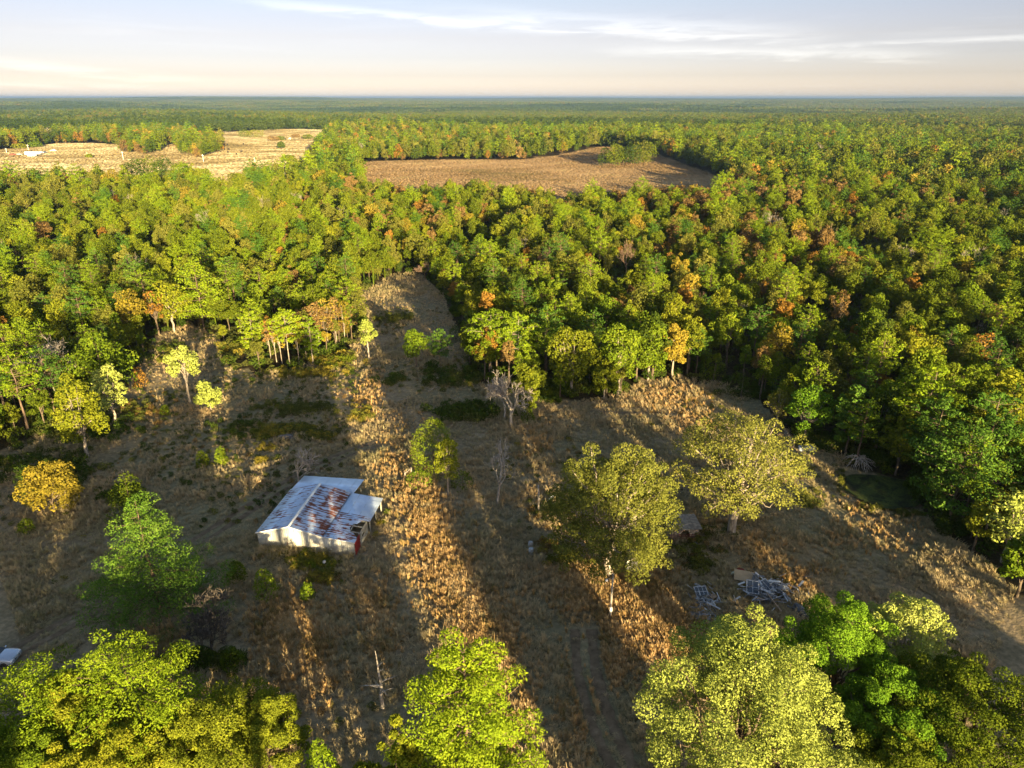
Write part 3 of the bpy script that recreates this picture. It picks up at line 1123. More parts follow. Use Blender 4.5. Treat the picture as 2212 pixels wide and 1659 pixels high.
def scatter(name, P3, rz, sc, pick, coll, **props):
    """one object that instances the library meshes at given points"""
    me = bpy.data.meshes.new(name)
    me.vertices.add(len(P3))
    me.vertices.foreach_set('co', np.asarray(P3, np.float32).ravel())
    rot = np.zeros((len(P3), 3), np.float32)
    rot[:, 2] = rz
    sc = np.asarray(sc, np.float32)
    if sc.ndim == 1:
        sc = np.repeat(sc[:, None], 3, 1)
    for nm, tp, v, key in (('rot', 'FLOAT_VECTOR', rot, 'vector'), ('size', 'FLOAT_VECTOR', sc, 'vector'), ('pick', 'INT', np.asarray(pick, np.int32), 'value')):
        a = me.attributes.new(nm, tp, 'POINT')
        a.data.foreach_set(key, v.ravel())
    o = link(name, me, **props)
    ng = bpy.data.node_groups.new(name, 'GeometryNodeTree')
    ng.interface.new_socket('Geometry', in_out='INPUT', socket_type='NodeSocketGeometry')
    ng.interface.new_socket('Geometry', in_out='OUTPUT', socket_type='NodeSocketGeometry')
    b = NB(ng)
    gi, go = b.n('NodeGroupInput'), b.n('NodeGroupOutput')
    iop = b.n('GeometryNodeInstanceOnPoints')
    ci = b.n('GeometryNodeCollectionInfo')
    ci.inputs['Collection'].default_value = coll
    ci.inputs['Separate Children'].default_value = True
    ci.inputs['Reset Children'].default_value = True
    iop.inputs['Pick Instance'].default_value = True
    b.link(gi.outputs[0], iop.inputs['Points'])
    b.link(ci.outputs[0], iop.inputs['Instance'])
    for nm, tp, sock in (('rot', 'FLOAT_VECTOR', 'Rotation'), ('size', 'FLOAT_VECTOR', 'Scale'), ('pick', 'INT', 'Instance Index')):
        na = b.n('GeometryNodeInputNamedAttribute', data_type=tp)
        na.inputs['Name'].default_value = nm
        src = na.outputs['Attribute']
        if nm == 'rot':
            e = b.n('FunctionNodeEulerToRotation')
            b.link(src, e.inputs[0])
            src = e.outputs[0]
        b.link(src, iop.inputs[sock])
    b.link(iop.outputs[0], go.inputs[0])
    md = o.modifiers.new('scatter', 'NODES')
    md.node_group = ng
    return o


rs = np.random.RandomState(77)
picks = []
for i in rest:
    near = d[i] < 430
    pre = 'near_' if near else 'far_'
    k = kind[i]
    if k == 'oak':
        mname = 'bright' if yell[i] < -0.25 else 'green' if yell[i] < 0.12 else 'yellow_green' if yell[i] < 0.5 else 'olive'
        if not near:
            mname = 'bright' if yell[i] < -0.7 else 'dark' if yell[i] < -0.1 else 'green' if yell[i] < 0.45 else 'olive'
        picks.append(PICK[f'{pre}{mname}_{rs.randint(3 if near else 2)}'])
    elif k == 'pine':
        picks.append(PICK[pre + ('pine' if rs.rand() < 0.6 else 'pine_dark')])
    elif k == 'autumn':
        picks.append(PICK[pre + rs.choice(['orange', 'gold', 'rust', 'rust'])])
    else:
        picks.append(PICK[f'bare_{rs.randint(2)}'])
pts = [np.column_stack([P[rest], height(P[rest, 0], P[rest, 1])])]
scs, rzs = [scl[rest]], [rs.rand(len(rest)) * 6.28]


def tiles(side, rmin, rmax):
    n = int(rmax / side) + 1
    X, Y = np.meshgrid(np.arange(-n, n + 1), np.arange(0, n + 1))
    Q = np.stack([X.ravel() * side, Y.ravel() * side], 1).astype(float)
    dd = np.hypot(Q[:, 0], Q[:, 1])
    aa = np.arctan2(Q[:, 0], Q[:, 1])
    return Q[(dd > rmin) & (dd < rmax) & (np.abs(aa) < wedge)]


Q = tiles(60, 1150, 3300)
Q = Q[~inside(Q, FIELD_B)]
Q2 = tiles(232, 3250, 15000)
for q, key in ((Q, 'patch_s_'), (Q2, 'patch_l_')):
    pts.append(np.column_stack([q, height(q[:, 0], q[:, 1])]))
    scs.append(np.ones(len(q)))
    rzs.append(rs.randint(0, 4, len(q)) * math.pi / 2)
    stand_ = fbm(q * np.array([1.0, 2.2]), 900.0 if 's' in key else 2600.0, 51, 4) + 0.25 * rs.normal(size=len(q))
    picks += [PICK[f'{key[:-1]}{"d_" if v > 0.12 else "_"}{k}'] for k, v in zip(rs.randint(0, 3, len(q)), stand_)]
scatter('forest', np.vstack(pts), np.concatenate(rzs), np.concatenate(scs), picks, LIB, kind='stuff', label='mixed green woodland stretching to the horizon beyond the fields')

# the wood behind the camera, whose gaps let the low sun through in long bars
# (s: across the sun's direction, t: along it)
sn, cs = math.sin(SAZ), math.cos(SAZ)


def from_st(s, t):
    return s * cs - t * sn, s * sn + t * cs


rs = np.random.RandomState(31)
bp_, bs_, bk_ = [], [], []
me_ = joined(card_mesh('crown', *broad_tree(395, 22, 3.6, 0.76, 2600, 0.55, 24, (0.24, 0.38), 8)[:2]), tubes('trunk', broad_tree(395, 22, 3.6, 0.76, 60, 0.55, 24, (0.24, 0.38), 8)[2]), LEAF['green'], BARK_RED)
o = bpy.data.objects.new(f'{len(PICK):03d}_high_crown', me_)
LIB.objects.link(o)
PICK['high_shade_crown'] = len(PICK)  # unseen added tree, crown shaped to shade ground beyond the barn
BELT = [(-78.0, -20.0, 1.22), (9.0, 11.2, 0.85), (18.7, 30.2, 0.9), (38.8, 50.5, 0.62), (53.1, 66.3, 1.08), (69.9, 118.0, 0.80)]
for t0 in (-24, -17, -9, -1, 7):
    for a, b, tall in BELT:
        half = 3.1
        n = max(1, int(round((b - a - 2 * half) / 4.6)) + 1)
        for s in (np.linspace(a + half, b - half, n) if b - a > 6 else [(a + b) / 2]):
            s += rs.uniform(-1.0, 1.0) * (0.25 if n < 4 else 1.0)
            x, y = from_st(s, t0 + rs.uniform(-3, 3))
            if y < 19:
                bp_.append((x, y, 0.0))
                wd = 0.84 if b - a > 6 else 0.3
                bs_.append((wd, wd, tall * rs.uniform(0.88, 1.06)))
                bk_.append(PICK[f'near_{rs.choice(OAK_M)}_{rs.randint(3)}'])
for s, t0 in ((-0.8, -14), (5.0, -12), (2.2, -20), (7.6, -18), (-4.2, -17)):
    x, y = from_st(s, t0)
    bp_.append((x, y, 0.0))
    bs_.append((1, 1, 1))
    bk_.append(PICK['high_shade_crown'])
bp_ = np.array(bp_)
bp_[:, 2] = height(bp_[:, 0], bp_[:, 1])
scatter('woodland', bp_, rs.rand(len(bp_)) * 6.28, np.array(bs_), bk_, LIB, kind='stuff', label='tall unseen wood behind the viewpoint, partly added for shade, casting the long shadows')

# ------------------------------------------------------------------ single trees of the clearing and the foreground


def hero(name, label, cat, built_fn, leaf, bark, base=None, top_y=None, top=None, H=None, width=None, group=None, seg=6, rz=0.0):
    """stands either on the pixel of its foot, or under the pixel of its top with height H; width is its crown's in pixels"""
    if base is not None:
        loc, H = stand(base, top_y)
    else:
        loc = under_top(top[0], top[1] + (38 if top[1] > 1000 else 0), H)
    fw = proj(loc[0], loc[1], loc[2] + H * 0.6)[2]
    Rc = width * 0.5 * fw / F_PX * (1.0 if name.startswith(('pine', 'white', 'bare', 'dead')) else 1.13)
    return plant(name, label, cat, loc, built_fn(H, Rc), leaf, bark, rz, group, seg)


def broad(seed, **k):
    return lambda H, Rc: broad_tree(seed, H, Rc, **k)


def pine(seed, **k):
    return lambda H, Rc: pine_tree(seed, H, Rc, **k)


def cedar(seed, **k):
    return lambda H, Rc: cedar_tree(seed, H, Rc, **k)


def bare(seed, **k):
    return lambda H, Rc: (None, None, bare_tree(seed, H, Rc, **k))


BIG = dict(n=66000, size=0.155, puffs=110, puff_r=(0.09, 0.19), limbs=24)
# foreground, right
hero('leafy_tree', 'huge pale yellow green tree rising in front of the junk pile', 'tree', broad(401, base=0.2, n=130000, size=0.15, puffs=210, puff_r=(0.08, 0.17), limbs=34, seg=8), 'pale', BARK, top=(1640, 1316), H=20, width=425, seg=8)
hero('leafy_tree', 'fresh green maple just behind the huge pale tree', 'tree', broad(402, base=0.12, **BIG), 'lime', BARK, top=(1835, 1262), H=12, width=235)
hero('leafy_tree', 'airy pale green tree at the right behind the fresh green maple', 'tree', broad(403, base=0.15, n=26000, size=0.18, puffs=100, puff_r=(0.09, 0.19), limbs=24), 'pale', BARK_PALE, top=(1985, 1252), H=11, width=205)
hero('leafy_tree', 'bright green maple in front of the airy pale tree', 'tree', broad(404, base=0.2, **BIG), 'lime', BARK, top=(1945, 1425), H=9.5, width=235)
hero('oak_tree', 'dark green oak in the lower right corner', 'tree', broad(405, base=0.2, n=74000, size=0.165, puffs=160, puff_r=(0.08, 0.17), limbs=26), 'green', BARK, top=(2135, 1425), H=10, width=330)
hero('leafy_tree', 'deep green tree below the bright green maple', 'tree', broad(406, base=0.2, **BIG), 'green', BARK, top=(1940, 1545), H=8, width=250)
# foreground, middle and left
hero('pine_tree', 'tall yellow green pine below the long sunlit strip', 'pine', pine(411, base=0.1, n=84000, size=0.19, tiers=20, pr=1.25), 'pine', BARK_RED, top=(1000, 1368), H=22.5, width=245, seg=8)
hero('leafy_tree', 'small bushy tree left of the tall foreground pine', 'tree', broad(412, base=0.2, n=16000, size=0.2, puffs=70, puff_r=(0.1, 0.22), limbs=16), 'yellow_green', BARK, top=(852, 1515), H=18, width=125)
hero('cedar_tree', 'pointed yellow green cedar at the bottom edge', 'cedar', cedar(413, n=7000, size=0.3, blunt=0.8), 'pine', BARK_RED, top=(682, 1566), H=7, width=120)
hero('oak_tree', 'golden green oak above the pointed cedar', 'tree', broad(414, base=0.02, n=64000, size=0.155, puffs=130, puff_r=(0.09, 0.19), limbs=24), 'gold_green', BARK, top=(455, 1468), H=8.2, width=270)
hero('oak_tree', 'small golden green oak left of the larger golden green oak', 'tree', broad(415, base=0.02, n=38000, size=0.155, puffs=100, puff_r=(0.1, 0.2), limbs=20), 'gold_green', BARK, top=(392, 1500), H=7.2, width=150)
hero('leafy_tree', 'olive tree beside the bare strip at the lower left', 'tree', broad(416, base=0.02, n=40000, size=0.155, puffs=100, puff_r=(0.1, 0.2), limbs=20), 'gold_green', BARK, top=(560, 1478), H=7.2, width=170)
hero('pine_tree', 'broad yellow green pine at the lower left', 'pine', pine(417, base=0.05, pr=1.3, n=52000, size=0.2, tiers=12), 'pine', BARK_RED, top=(262, 1372), H=11, width=235, seg=8)
hero('pine_tree', 'yellow green pine in the lower left corner beside the car', 'pine', pine(418, base=0.05, pr=1.3, n=40000, size=0.2, tiers=11), 'pine', BARK_RED, top=(45, 1432), H=9.5, width=210)
hero('leafy_tree', 'yellow leafy tree between the two lower left pines', 'tree', broad(419, base=0.2, n=40000, size=0.155, puffs=100, puff_r=(0.1, 0.2), limbs=20), 'yellow_green', BARK, top=(140, 1425), H=9.5, width=160)
hero('leafy_tree', 'yellow green tree at the bottom edge below the left pines', 'tree', broad(420, base=0.2, **BIG), 'yellow_green', BARK, top=(205, 1520), H=9, width=230)
hero('leafy_tree', 'mid green tree in the very lower left corner', 'tree', broad(421, base=0.2, **BIG), 'bright', BARK, top=(30, 1540), H=8, width=210)
hero('leafy_tree', 'low leafy tree at the bottom edge left of the tall pine', 'tree', broad(422, base=0.2, n=7000, size=0.3, puffs=40, limbs=10), 'yellow_green', BARK, top=(790, 1625), H=6, width=110)
# the clearing
hero('white_pine', 'full bluish green pine standing left of the barn', 'pine', pine(431, base=0.03, pr=0.88, n=44000, size=0.2, tiers=11, shape='cone'), 'white_pine', BARK_RED, base=(345, 1316), top_y=1078, width=272)
hero('maple_tree', 'golden orange maple at the left edge of the clearing', 'tree', broad(432, base=-0.04, n=9000, size=0.3, puffs=70, puff_r=(0.14, 0.28), limbs=16, top=1.2), 'gold', BARK, base=(122, 1112), top_y=990, width=112)
hero('cedar_tree', 'dark cedar half hidden by the golden maple', 'cedar', cedar(433, n=3500, size=0.3, blunt=0.4), 'dark', BARK_RED, base=(72, 1085), top_y=1005, width=58)
hero('cedar_tree', 'rounded green cedar behind the full bluish pine', 'cedar', cedar(434, n=6000, size=0.3, blunt=0.5), 'green', BARK_RED, base=(290, 1125), top_y=1028, width=92)
hero('oak_tree', 'big spreading oak on the left with the shed behind it', 'oak', broad(441, base=0.04, n=66000, size=0.21, puffs=240, puff_r=(0.065, 0.15), limbs=40, trunk_r=0.42, openness=0.15, top=0.8), 'oak_gold', BARK_PALE, base=(1314, 1244), top_y=962, width=305, seg=8)
hero('oak_tree', 'big open oak on the right with a pale bare trunk', 'oak', broad(442, base=0.24, n=30000, size=0.22, puffs=165, puff_r=(0.065, 0.14), limbs=60, trunk_r=0.48, fork=0.12, openness=0.3, top=0.75), 'oak_gold', BARK_PALE, base=(1580, 1152), top_y=900, width=312, seg=8)
hero('leafy_tree', 'tall ragged yellow green tree alone near the left wood', 'tree', broad(443, base=-0.04, n=9000, size=0.34, puffs=60, puff_r=(0.2, 0.36), limbs=22, top=1.25), 'yellow_green', BARK_PALE, base=(190, 985), top_y=808, width=92)
hero('leafy_tree', 'lone pale tree with a gap under its lit crown', 'tree', broad(444, base=0.42, n=2600, size=0.42, puffs=24, puff_r=(0.2, 0.34), limbs=16), 'pale', BARK_PALE, base=(412, 872), top_y=745, width=70)
hero('leafy_tree', 'small lone pale yellow tree right of the other lone one', 'tree', broad(445, base=-0.02, n=1900, size=0.42, puffs=20, puff_r=(0.26, 0.42), limbs=8, top=1.2), 'pale', BARK_PALE, base=(457, 888), top_y=818, width=50)
hero('leafy_tree', 'thin pale tree with visible limbs before the left wood', 'tree', broad(446, base=0.15, n=2400, size=0.42, puffs=24, puff_r=(0.2, 0.34), limbs=18, top=1.1), 'pale', BARK_PALE, base=(252, 915), top_y=782, width=72)
hero('leafy_tree', 'dense mid green tree behind the thin pale one', 'tree', broad(447, base=0.1, n=5000, size=0.45, puffs=40, limbs=10), 'bright', BARK, base=(238, 868), top_y=715, width=125)
hero('bush', 'small rounded orange bush at the left wood edge', 'bush', cedar(448, n=1500, size=0.35, blunt=0.4), 'orange', BARK, base=(303, 838), top_y=795, width=34)
hero('cedar_tree', 'dense dark green cedar in the middle of the clearing', 'cedar', cedar(451, n=17000, size=0.24, blunt=0.42), 'bright', BARK_RED, base=(938, 1022), top_y=913, width=108)
hero('leafy_tree', 'thin yellow leaved tree in front of the dark cedar', 'tree', broad(452, base=0.22, n=4600, size=0.22, puffs=54, puff_r=(0.15, 0.27), limbs=34, top=0.5, trunk_r=0.11), 'yellow_green', BARK_PALE, base=(968, 1070), top_y=940, width=64)
for px, py, ty, w, lf, lab in [(905, 1052, 1022, 60, 'bright', 'low bright green bush left of the thin yellow tree'), (1000, 1052, 1020, 50, 'green', 'low green bush right of the thin yellow tree'),
                               (578, 1290, 1232, 54, 'bright', 'bright green young pine bush in front of the barn'), (514, 1255, 1215, 40, 'green', 'dull green bush between the bluish pine and the barn'),
                               (667, 1295, 1262, 34, 'bright', 'small lime green bush right of the young pine bush'), (440, 1008, 975, 28, 'green', 'left one of two small green bushes on the slope'),
                               (480, 1002, 966, 28, 'bright', 'right one of two small green bushes on the slope'), (358, 897, 876, 20, 'green', 'tiny green bush below the lone pale tree'),
                               (1140, 912, 880, 32, 'green', 'small dark green cedar right of the grey bare tree'), (1735, 962, 915, 44, 'dark', 'dark bush growing behind the white trough'),
                               (1600, 862, 800, 66, 'dark', 'dark green cedar at the wood edge right of the field strip'), (1540, 830, 770, 60, 'green', 'rounded cedar at the wood edge above the sunlit patch'),
                               (985, 738, 705, 34, 'dark', 'dark cedar by the head of the clearing'), (60, 1150, 1125, 36, 'green', 'low green bush below the golden maple'),
                               (440, 1440, 1400, 48, 'dark', 'dark green bush under the dead twiggy bush'), (505, 1450, 1405, 50, 'green', 'green bush right of the dark green one under dead twigs'),
                               (395, 1445, 1400, 46, 'dark', 'dark bush left under the dead twigs')]:
    hero('bush', lab, 'bush', cedar(int(px), n=2400, size=0.28, blunt=0.42), lf, BARK, base=(px, py), top_y=ty, width=w)
# trees at the wood's edge that stand out
hero('pine_tree', 'tallest pine of the sunlit stand of trunks beyond the barn', 'pine', pine(461, base=0.5, trunk_r=0.13, n=2600, size=0.48, tiers=7), 'pine', BARK_PALE, base=(627, 795), top_y=672, width=60)
hero('pine_tree', 'slim pine at the right end of the sunlit stand of trunks', 'pine', pine(462, base=0.3, trunk_r=0.11, n=2200, size=0.48, tiers=8), 'pine', BARK_PALE, base=(676, 785), top_y=685, width=40)
hero('pine_tree', 'slim pine at the left end of the sunlit stand of trunks', 'pine', pine(463, base=0.3, trunk_r=0.11, n=2200, size=0.48, tiers=8), 'pine', BARK_PALE, base=(552, 780), top_y=675, width=46)
for q, (px, py, ty, w, lf) in enumerate([(598, 782, 690, 34, 'rust'), (610, 786, 685, 30, 'gold'), (648, 788, 688, 36, 'gold'), (585, 775, 680, 34, 'orange'), (662, 776, 660, 34, 'olive'), (710, 752, 640, 44, 'gold'), (728, 745, 632, 40, 'rust'), (745, 740, 645, 40, 'gold'), (690, 758, 650, 40, 'rust'), (760, 738, 655, 34, 'rust')]):
    lab = {'rust': 'thin russet young tree with a lit trunk beyond the barn', 'gold': 'thin golden young tree with a lit trunk beyond the barn', 'orange': 'thin orange young tree in the sunlit stand', 'olive': 'thin olive young tree behind the sunlit stand'}[lf]
    hero('young_tree', lab, 'tree', broad(470 + q, base=0.3, n=700, size=0.38, puffs=24, puff_r=(0.2, 0.36), limbs=14, top=1.2, trunk_r=0.085), lf, BARK_PALE, base=(px, py), top_y=ty, width=w, group='young trees of the sunlit stand')
hero('pine_tree', 'big dense pine at the wood edge beyond the lone pale trees', 'pine', pine(481, base=0.2, n=5000, size=0.5, tiers=10), 'pine', BARK_RED, base=(442, 712), top_y=568, width=84)
hero('leafy_tree', 'ragged yellow green tree on the wood edge left of the big pine', 'tree', broad(482, base=0.12, n=3600, size=0.46, puffs=34, puff_r=(0.2, 0.34), limbs=12, top=1.1), 'yellow_green', BARK_PALE, base=(378, 718), top_y=600, width=76)
hero('leafy_tree', 'short green tree at the left of the mid clearing pair', 'tree', broad(483, base=0.12, n=3400, size=0.4, puffs=30, limbs=10), 'bright', BARK, base=(900, 792), top_y=704, width=60)
hero('pine_tree', 'short pine at the right of the mid clearing pair', 'pine', pine(484, base=0.3, n=2000, size=0.4, tiers=7), 'pine_dark', BARK_RED, base=(950, 785), top_y=716, width=46)
hero('leafy_tree', 'narrow pale yellow tree beside the sunlit track', 'tree', broad(485, base=0.15, n=1800, size=0.42, puffs=20, puff_r=(0.28, 0.42), limbs=8, top=1.3), 'pale', BARK_PALE, base=(797, 775), top_y=680, width=38)
for px, py, ty, w, lf, lab, kind_ in [(1062, 812, 676, 92, 'pine', 'left one of two broad pines behind the grey bare tree', 'p'), (1120, 815, 682, 84, 'pine', 'right one of two broad pines behind the grey bare tree', 'p'),
                                      (1235, 852, 700, 112, 'yellow_green', 'wide yellow green tree with a pale trunk at the wood edge', 'b'), (1335, 852, 690, 92, 'bright', 'bright green tree at the wood edge behind the left oak', 'b'),
                                      (1305, 862, 765, 60, 'yellow_green', 'leaning yellow green young tree before the wood edge', 'b'), (1400, 822, 690, 84, 'bright', 'rounded bright green tree left of the orange one', 'b'),
                                      (1452, 815, 700, 62, 'gold', 'orange gold tree at the wood edge', 'b'), (1135, 905, 785, 66, 'yellow_green', 'yellow green tree behind the grey bare tree', 'b')]:
    f = pine(int(px), base=0.3, n=5200, size=0.46, tiers=9) if kind_ == 'p' else broad(int(px), base=0.12, n=5600, size=0.44, puffs=44, puff_r=(0.18, 0.32), limbs=14)
    hero('pine_tree' if kind_ == 'p' else 'leafy_tree', lab, 'tree', f, lf, BARK_PALE, base=(px, py), top_y=ty, width=w)
# right hand side
hero('leafy_tree', 'light green rounded tree behind the white trough', 'tree', broad(491, base=0.15, n=9000, size=0.3, puffs=52, puff_r=(0.16, 0.3), limbs=26), 'lime', BARK_PALE, base=(1736, 952), top_y=826, width=94)
hero('leafy_tree', 'thin grey green tree left of the light green rounded one', 'tree', broad(492, base=0.25, n=1500, size=0.32, puffs=30, limbs=26), 'olive', BARK_PALE, base=(1675, 925), top_y=838, width=60)
for q, (px, py, ty, w, lf, lab, kind_) in enumerate([
        (2048, 1132, 936, 165, 'pine_dark', 'big round crowned pine over the pond', 'p'), (1995, 1045, 860, 92, 'pine_dark', 'tall pine left behind the big pond pine', 'p'),
        (2105, 1060, 850, 110, 'pine_dark', 'tall pine right behind the big pond pine', 'p'), (1975, 1005, 790, 110, 'pine', 'tall pine with open limbs above the pond', 'p'),
        (1825, 985, 838, 62, 'pine_dark', 'pine right of the light green rounded tree', 'p'), (1890, 985, 825, 80, 'dark', 'dark tree above the brush pile', 'b'),
        (1935, 1010, 880, 80, 'green', 'shaded green tree behind the brush pile', 'b'), (2125, 1160, 1055, 60, 'olive', 'thin pale trunked tree at the right near the pond', 'b'),
        (2165, 1215, 1045, 90, 'pale', 'whitish thin tree at the right edge', 'b'), (2195, 1290, 1155, 85, 'bright', 'green bush tree at the right edge of the grass', 'b'),
        (2140, 1010, 790, 120, 'yellow_green', 'yellow green tree behind the pond pines', 'b'), (2070, 985, 800, 90, 'green', 'mid green tree behind the pond pines', 'b')]):
    f = pine(500 + q, base=0.25, n=8000, size=0.4, tiers=10) if kind_ == 'p' else broad(500 + q, base=0.1, n=5200 if lf != 'pale' and lf != 'olive' else 1900, size=0.4, puffs=44, puff_r=(0.18, 0.32), limbs=16)
    hero('pine_tree' if kind_ == 'p' else 'leafy_tree', lab, 'tree', f, lf, BARK_PALE if lf in ('pale', 'olive') else BARK, base=(px, py), top_y=ty, width=w)
# dead and leafless
hero('bare_tree', 'white leafless tree against the back corner of the barn', 'bare tree', bare(601, trunk_r=0.2, tmin=0.035, depth=4, fork_h=0.2, kids=(3, 5)), None, DEADWOOD, base=(645, 1045), top_y=966, width=84, seg=5)
hero('bare_tree', 'tall grey leafless tree below the broad pines', 'bare tree', bare(602, trunk_r=0.3, tmin=0.04, depth=5, fork_h=0.34, kids=(3, 4)), None, DEADWOOD, base=(1105, 922), top_y=796, width=92, seg=5)
hero('bare_tree', 'second grey leafless tree just left of the tall one', 'bare tree', bare(603, trunk_r=0.24, tmin=0.04, depth=5, fork_h=0.34, kids=(3, 4)), None, DEADWOOD, base=(1088, 905), top_y=805, width=70, seg=5)
hero('dead_tree', 'leaning bleached dead tree between the yellow tree and the oak', 'dead tree', bare(607, trunk_r=0.22, tmin=0.035, depth=5, fork_h=0.3, lean=(0.22, 0.0), up=0.2, kids=(2, 4)), None, DEADWOOD, base=(1074, 1088), top_y=952, width=92, seg=5)
hero('bare_bush', 'dark twiggy leafless bush at the lower left', 'bush', bare(605, trunk_r=0.14, tmin=0.03, depth=5, fork_h=0.16, kids=(4, 5)), None, DEADWOOD_DARK, base=(462, 1412), top_y=1300, width=125, seg=4)
hero('bare_tree', 'russet leafless tree at the head of the clearing', 'bare tree', bare(606, trunk_r=0.12, depth=4, kids=(4, 5)), None, TWIG_PINK, base=(918, 605), top_y=562, width=44, seg=4)
hero('bare_tree', 'pale leafless tree leaning out of the left wood', 'bare tree', bare(608, trunk_r=0.2, depth=5, fork_h=0.25, kids=(3, 4), lean=(-0.2, 0)), None, DEADWOOD, base=(130, 865), top_y=735, width=120, seg=4)
hero('bare_tree', 'pale leafless tree in the wood behind the right oak', 'bare tree', bare(609, trunk_r=0.16, depth=5, fork_h=0.4, tmin=0.015), None, TWIG_PINK, base=(1352, 600), top_y=515, width=36, seg=4)
# broken snag near the bottom
loc, H = stand((826, 1530), 1405)
t = thing('dead_snag', 'broken silvery dead trunk with a few stub branches near the bottom', 'dead tree', loc)
rs = np.random.RandomState(8)
tr = wiggle(rs, bez((0, 0, -0.3), (0.12, 0, H * 0.5), (-0.18, 0, H), 9), 0.03)
link('trunk', tubes('trunk', [(tr, np.linspace(0.19, 0.025, 9))], 8), DEADWOOD, t)
for a, z, L, rise in [(3.3, 0.40, 1.75, 0.05), (3.0, 0.36, 1.5, -0.02), (0.15, 0.45, 1.5, 0.32), (0.3, 0.62, 0.45, 0.3), (0.4, 0.72, 0.5, 0.3), (-0.9, 0.34, 1.2, 0.05), (0.6, 0.26, 1.2, -0.1), (2.2, 0.30, 1.1, 0.1)]:
    s = np.array([np.interp(z * H, tr[:, 2], tr[:, 0]), 0, z * H])
    e = s + np.array([math.cos(a) * L, math.sin(a) * L, rise * L + 0.15])
    link('branch', tubes('branch', [(wiggle(rs, bez(s, (s + e) / 2 + np.array([0, 0, 0.12]), e, 6), 0.03), np.linspace(0.07, 0.018, 6))], 6), DEADWOOD, t)
# old post, brush pile, logs
loc, H = stand((1163, 1104), 1048)
mb = MB()
mb.tube([(0, 0, -0.3), (0.02, 0, H * 0.5), (-0.05, 0, H)], [0.15, 0.13, 0.1], 9)
o = mb.build('old_pole', DEADWOOD, smooth=True)
o.location = loc
o['label'], o['category'] = 'short grey weathered pole standing left of the big left oak', 'pole'
loc = at(1852, 1005)
rs = np.random.RandomState(12)
paths = []
for k in range(46):
    a = rs.rand() * 6.28
    r0 = np.array([math.cos(a) * 0.5 * rs.rand(), math.sin(a) * 0.5 * rs.rand(), 1.0 + 0.6 * rs.rand()])
    e = np.array([math.cos(a) * (1.6 + 1.3 * rs.rand()), math.sin(a) * (1.6 + 1.3 * rs.rand()), 0.1 + 0.3 * rs.rand()])
    paths.append((wiggle(rs, bez(r0, (r0 + e) / 2 + np.array([0, 0, 0.5]), e, 6), 0.1), np.linspace(0.06, 0.02, 6)))
link('brush_pile', tubes('brush_pile', paths, 5), DEADWOOD, loc=loc, label='heap of grey dead branches at the edge of the pond', category='brush pile')
for (a, b_, lab) in [((925, 845), (950, 833), 'pale fallen log on the grass below the wood edge'), ((858, 866), (890, 858), 'pale fallen log left of the other on the bare ground'),
                     ((1395, 1222), (1420, 1215), 'pale stick lying beside the small white shed'), ((440, 1255), (452, 1235), 'thin pale stick in the weeds before the barn')]:
    p0, p1 = Vector(at(*a, 0.1)), Vector(at(*b_, 0.14))
    mb = MB()
    mb.tube([(0, 0, 0), (p1 - p0) * 0.5 + Vector((0, 0, 0.06)), p1 - p0], [0.10, 0.085, 0.04], 7)
    o = mb.build('log', DEADWOOD, smooth=True, label=lab, category='log')
    o.location = p0

# ------------------------------------------------------------------ barn


def metal_mat(name, thr, edge=0.03, tint=(0.60, 0.71, 0.87), ax=(0.55, 5.0, 1.0), seed=0.0, bands=True, metal=0.6):  # default tint has the sky's blue reflection put into the metal colour
    m, b = new_mat(name)
    t = b.n('ShaderNodeTexCoord')
    mp = b.n('ShaderNodeMapping')
    b.link(t.outputs['Object'], mp.inputs[0])
    mp.inputs['Scale'].default_value = ax
    mp.inputs['Location'].default_value = (seed, seed * 1.7, 0)
    st = b.noise(mp.outputs[0], 1.0, 4.0, 0.62, 0.4)
    big = b.noise(t.outputs['Object'], 0.42, 3.0, 0.55)
    fine = b.noise(t.outputs['Object'], 9.0, 4.0, 0.6)
    v = b.math('ADD', b.math('MULTIPLY', st, 0.62), b.math('ADD', b.math('MULTIPLY', big, 0.30), b.math('MULTIPLY', fine, 0.08)))
    sp = b.n('ShaderNodeSeparateXYZ')
    b.link(t.outputs['Object'], sp.inputs[0])
    if bands:
        bd = b.math('POWER', b.math('ABSOLUTE', b.math('SINE', b.math('MULTIPLY', sp.outputs[0], 3.14159 / 1.32))), 9.0)
        v = b.math('ADD', v, b.math('MULTIPLY', bd, 0.035))
    f = b.smooth(v, thr, thr + edge)
    rust = b.ramp(fine, [(0.3, (0.085, 0.022, 0.010)), (0.6, (0.19, 0.055, 0.022)), (0.8, (0.28, 0.10, 0.045))])
    zinc = b.mix(b.smooth(big, 0.4, 0.65), tuple(c * 0.82 for c in tint), tint)
    p = b.n('ShaderNodeBsdfPrincipled')
    b.link(b.mix(f, zinc, rust), p.inputs['Base Color'])
    b.link(b.math('MULTIPLY', b.math('SUBTRACT', 1.0, f), metal), p.inputs['Metallic'])
    b.link(b.math('ADD', 0.42, b.math('MULTIPLY', f, 0.4)), p.inputs['Roughness'])
    out_of(b, p.outputs[0])
    return m


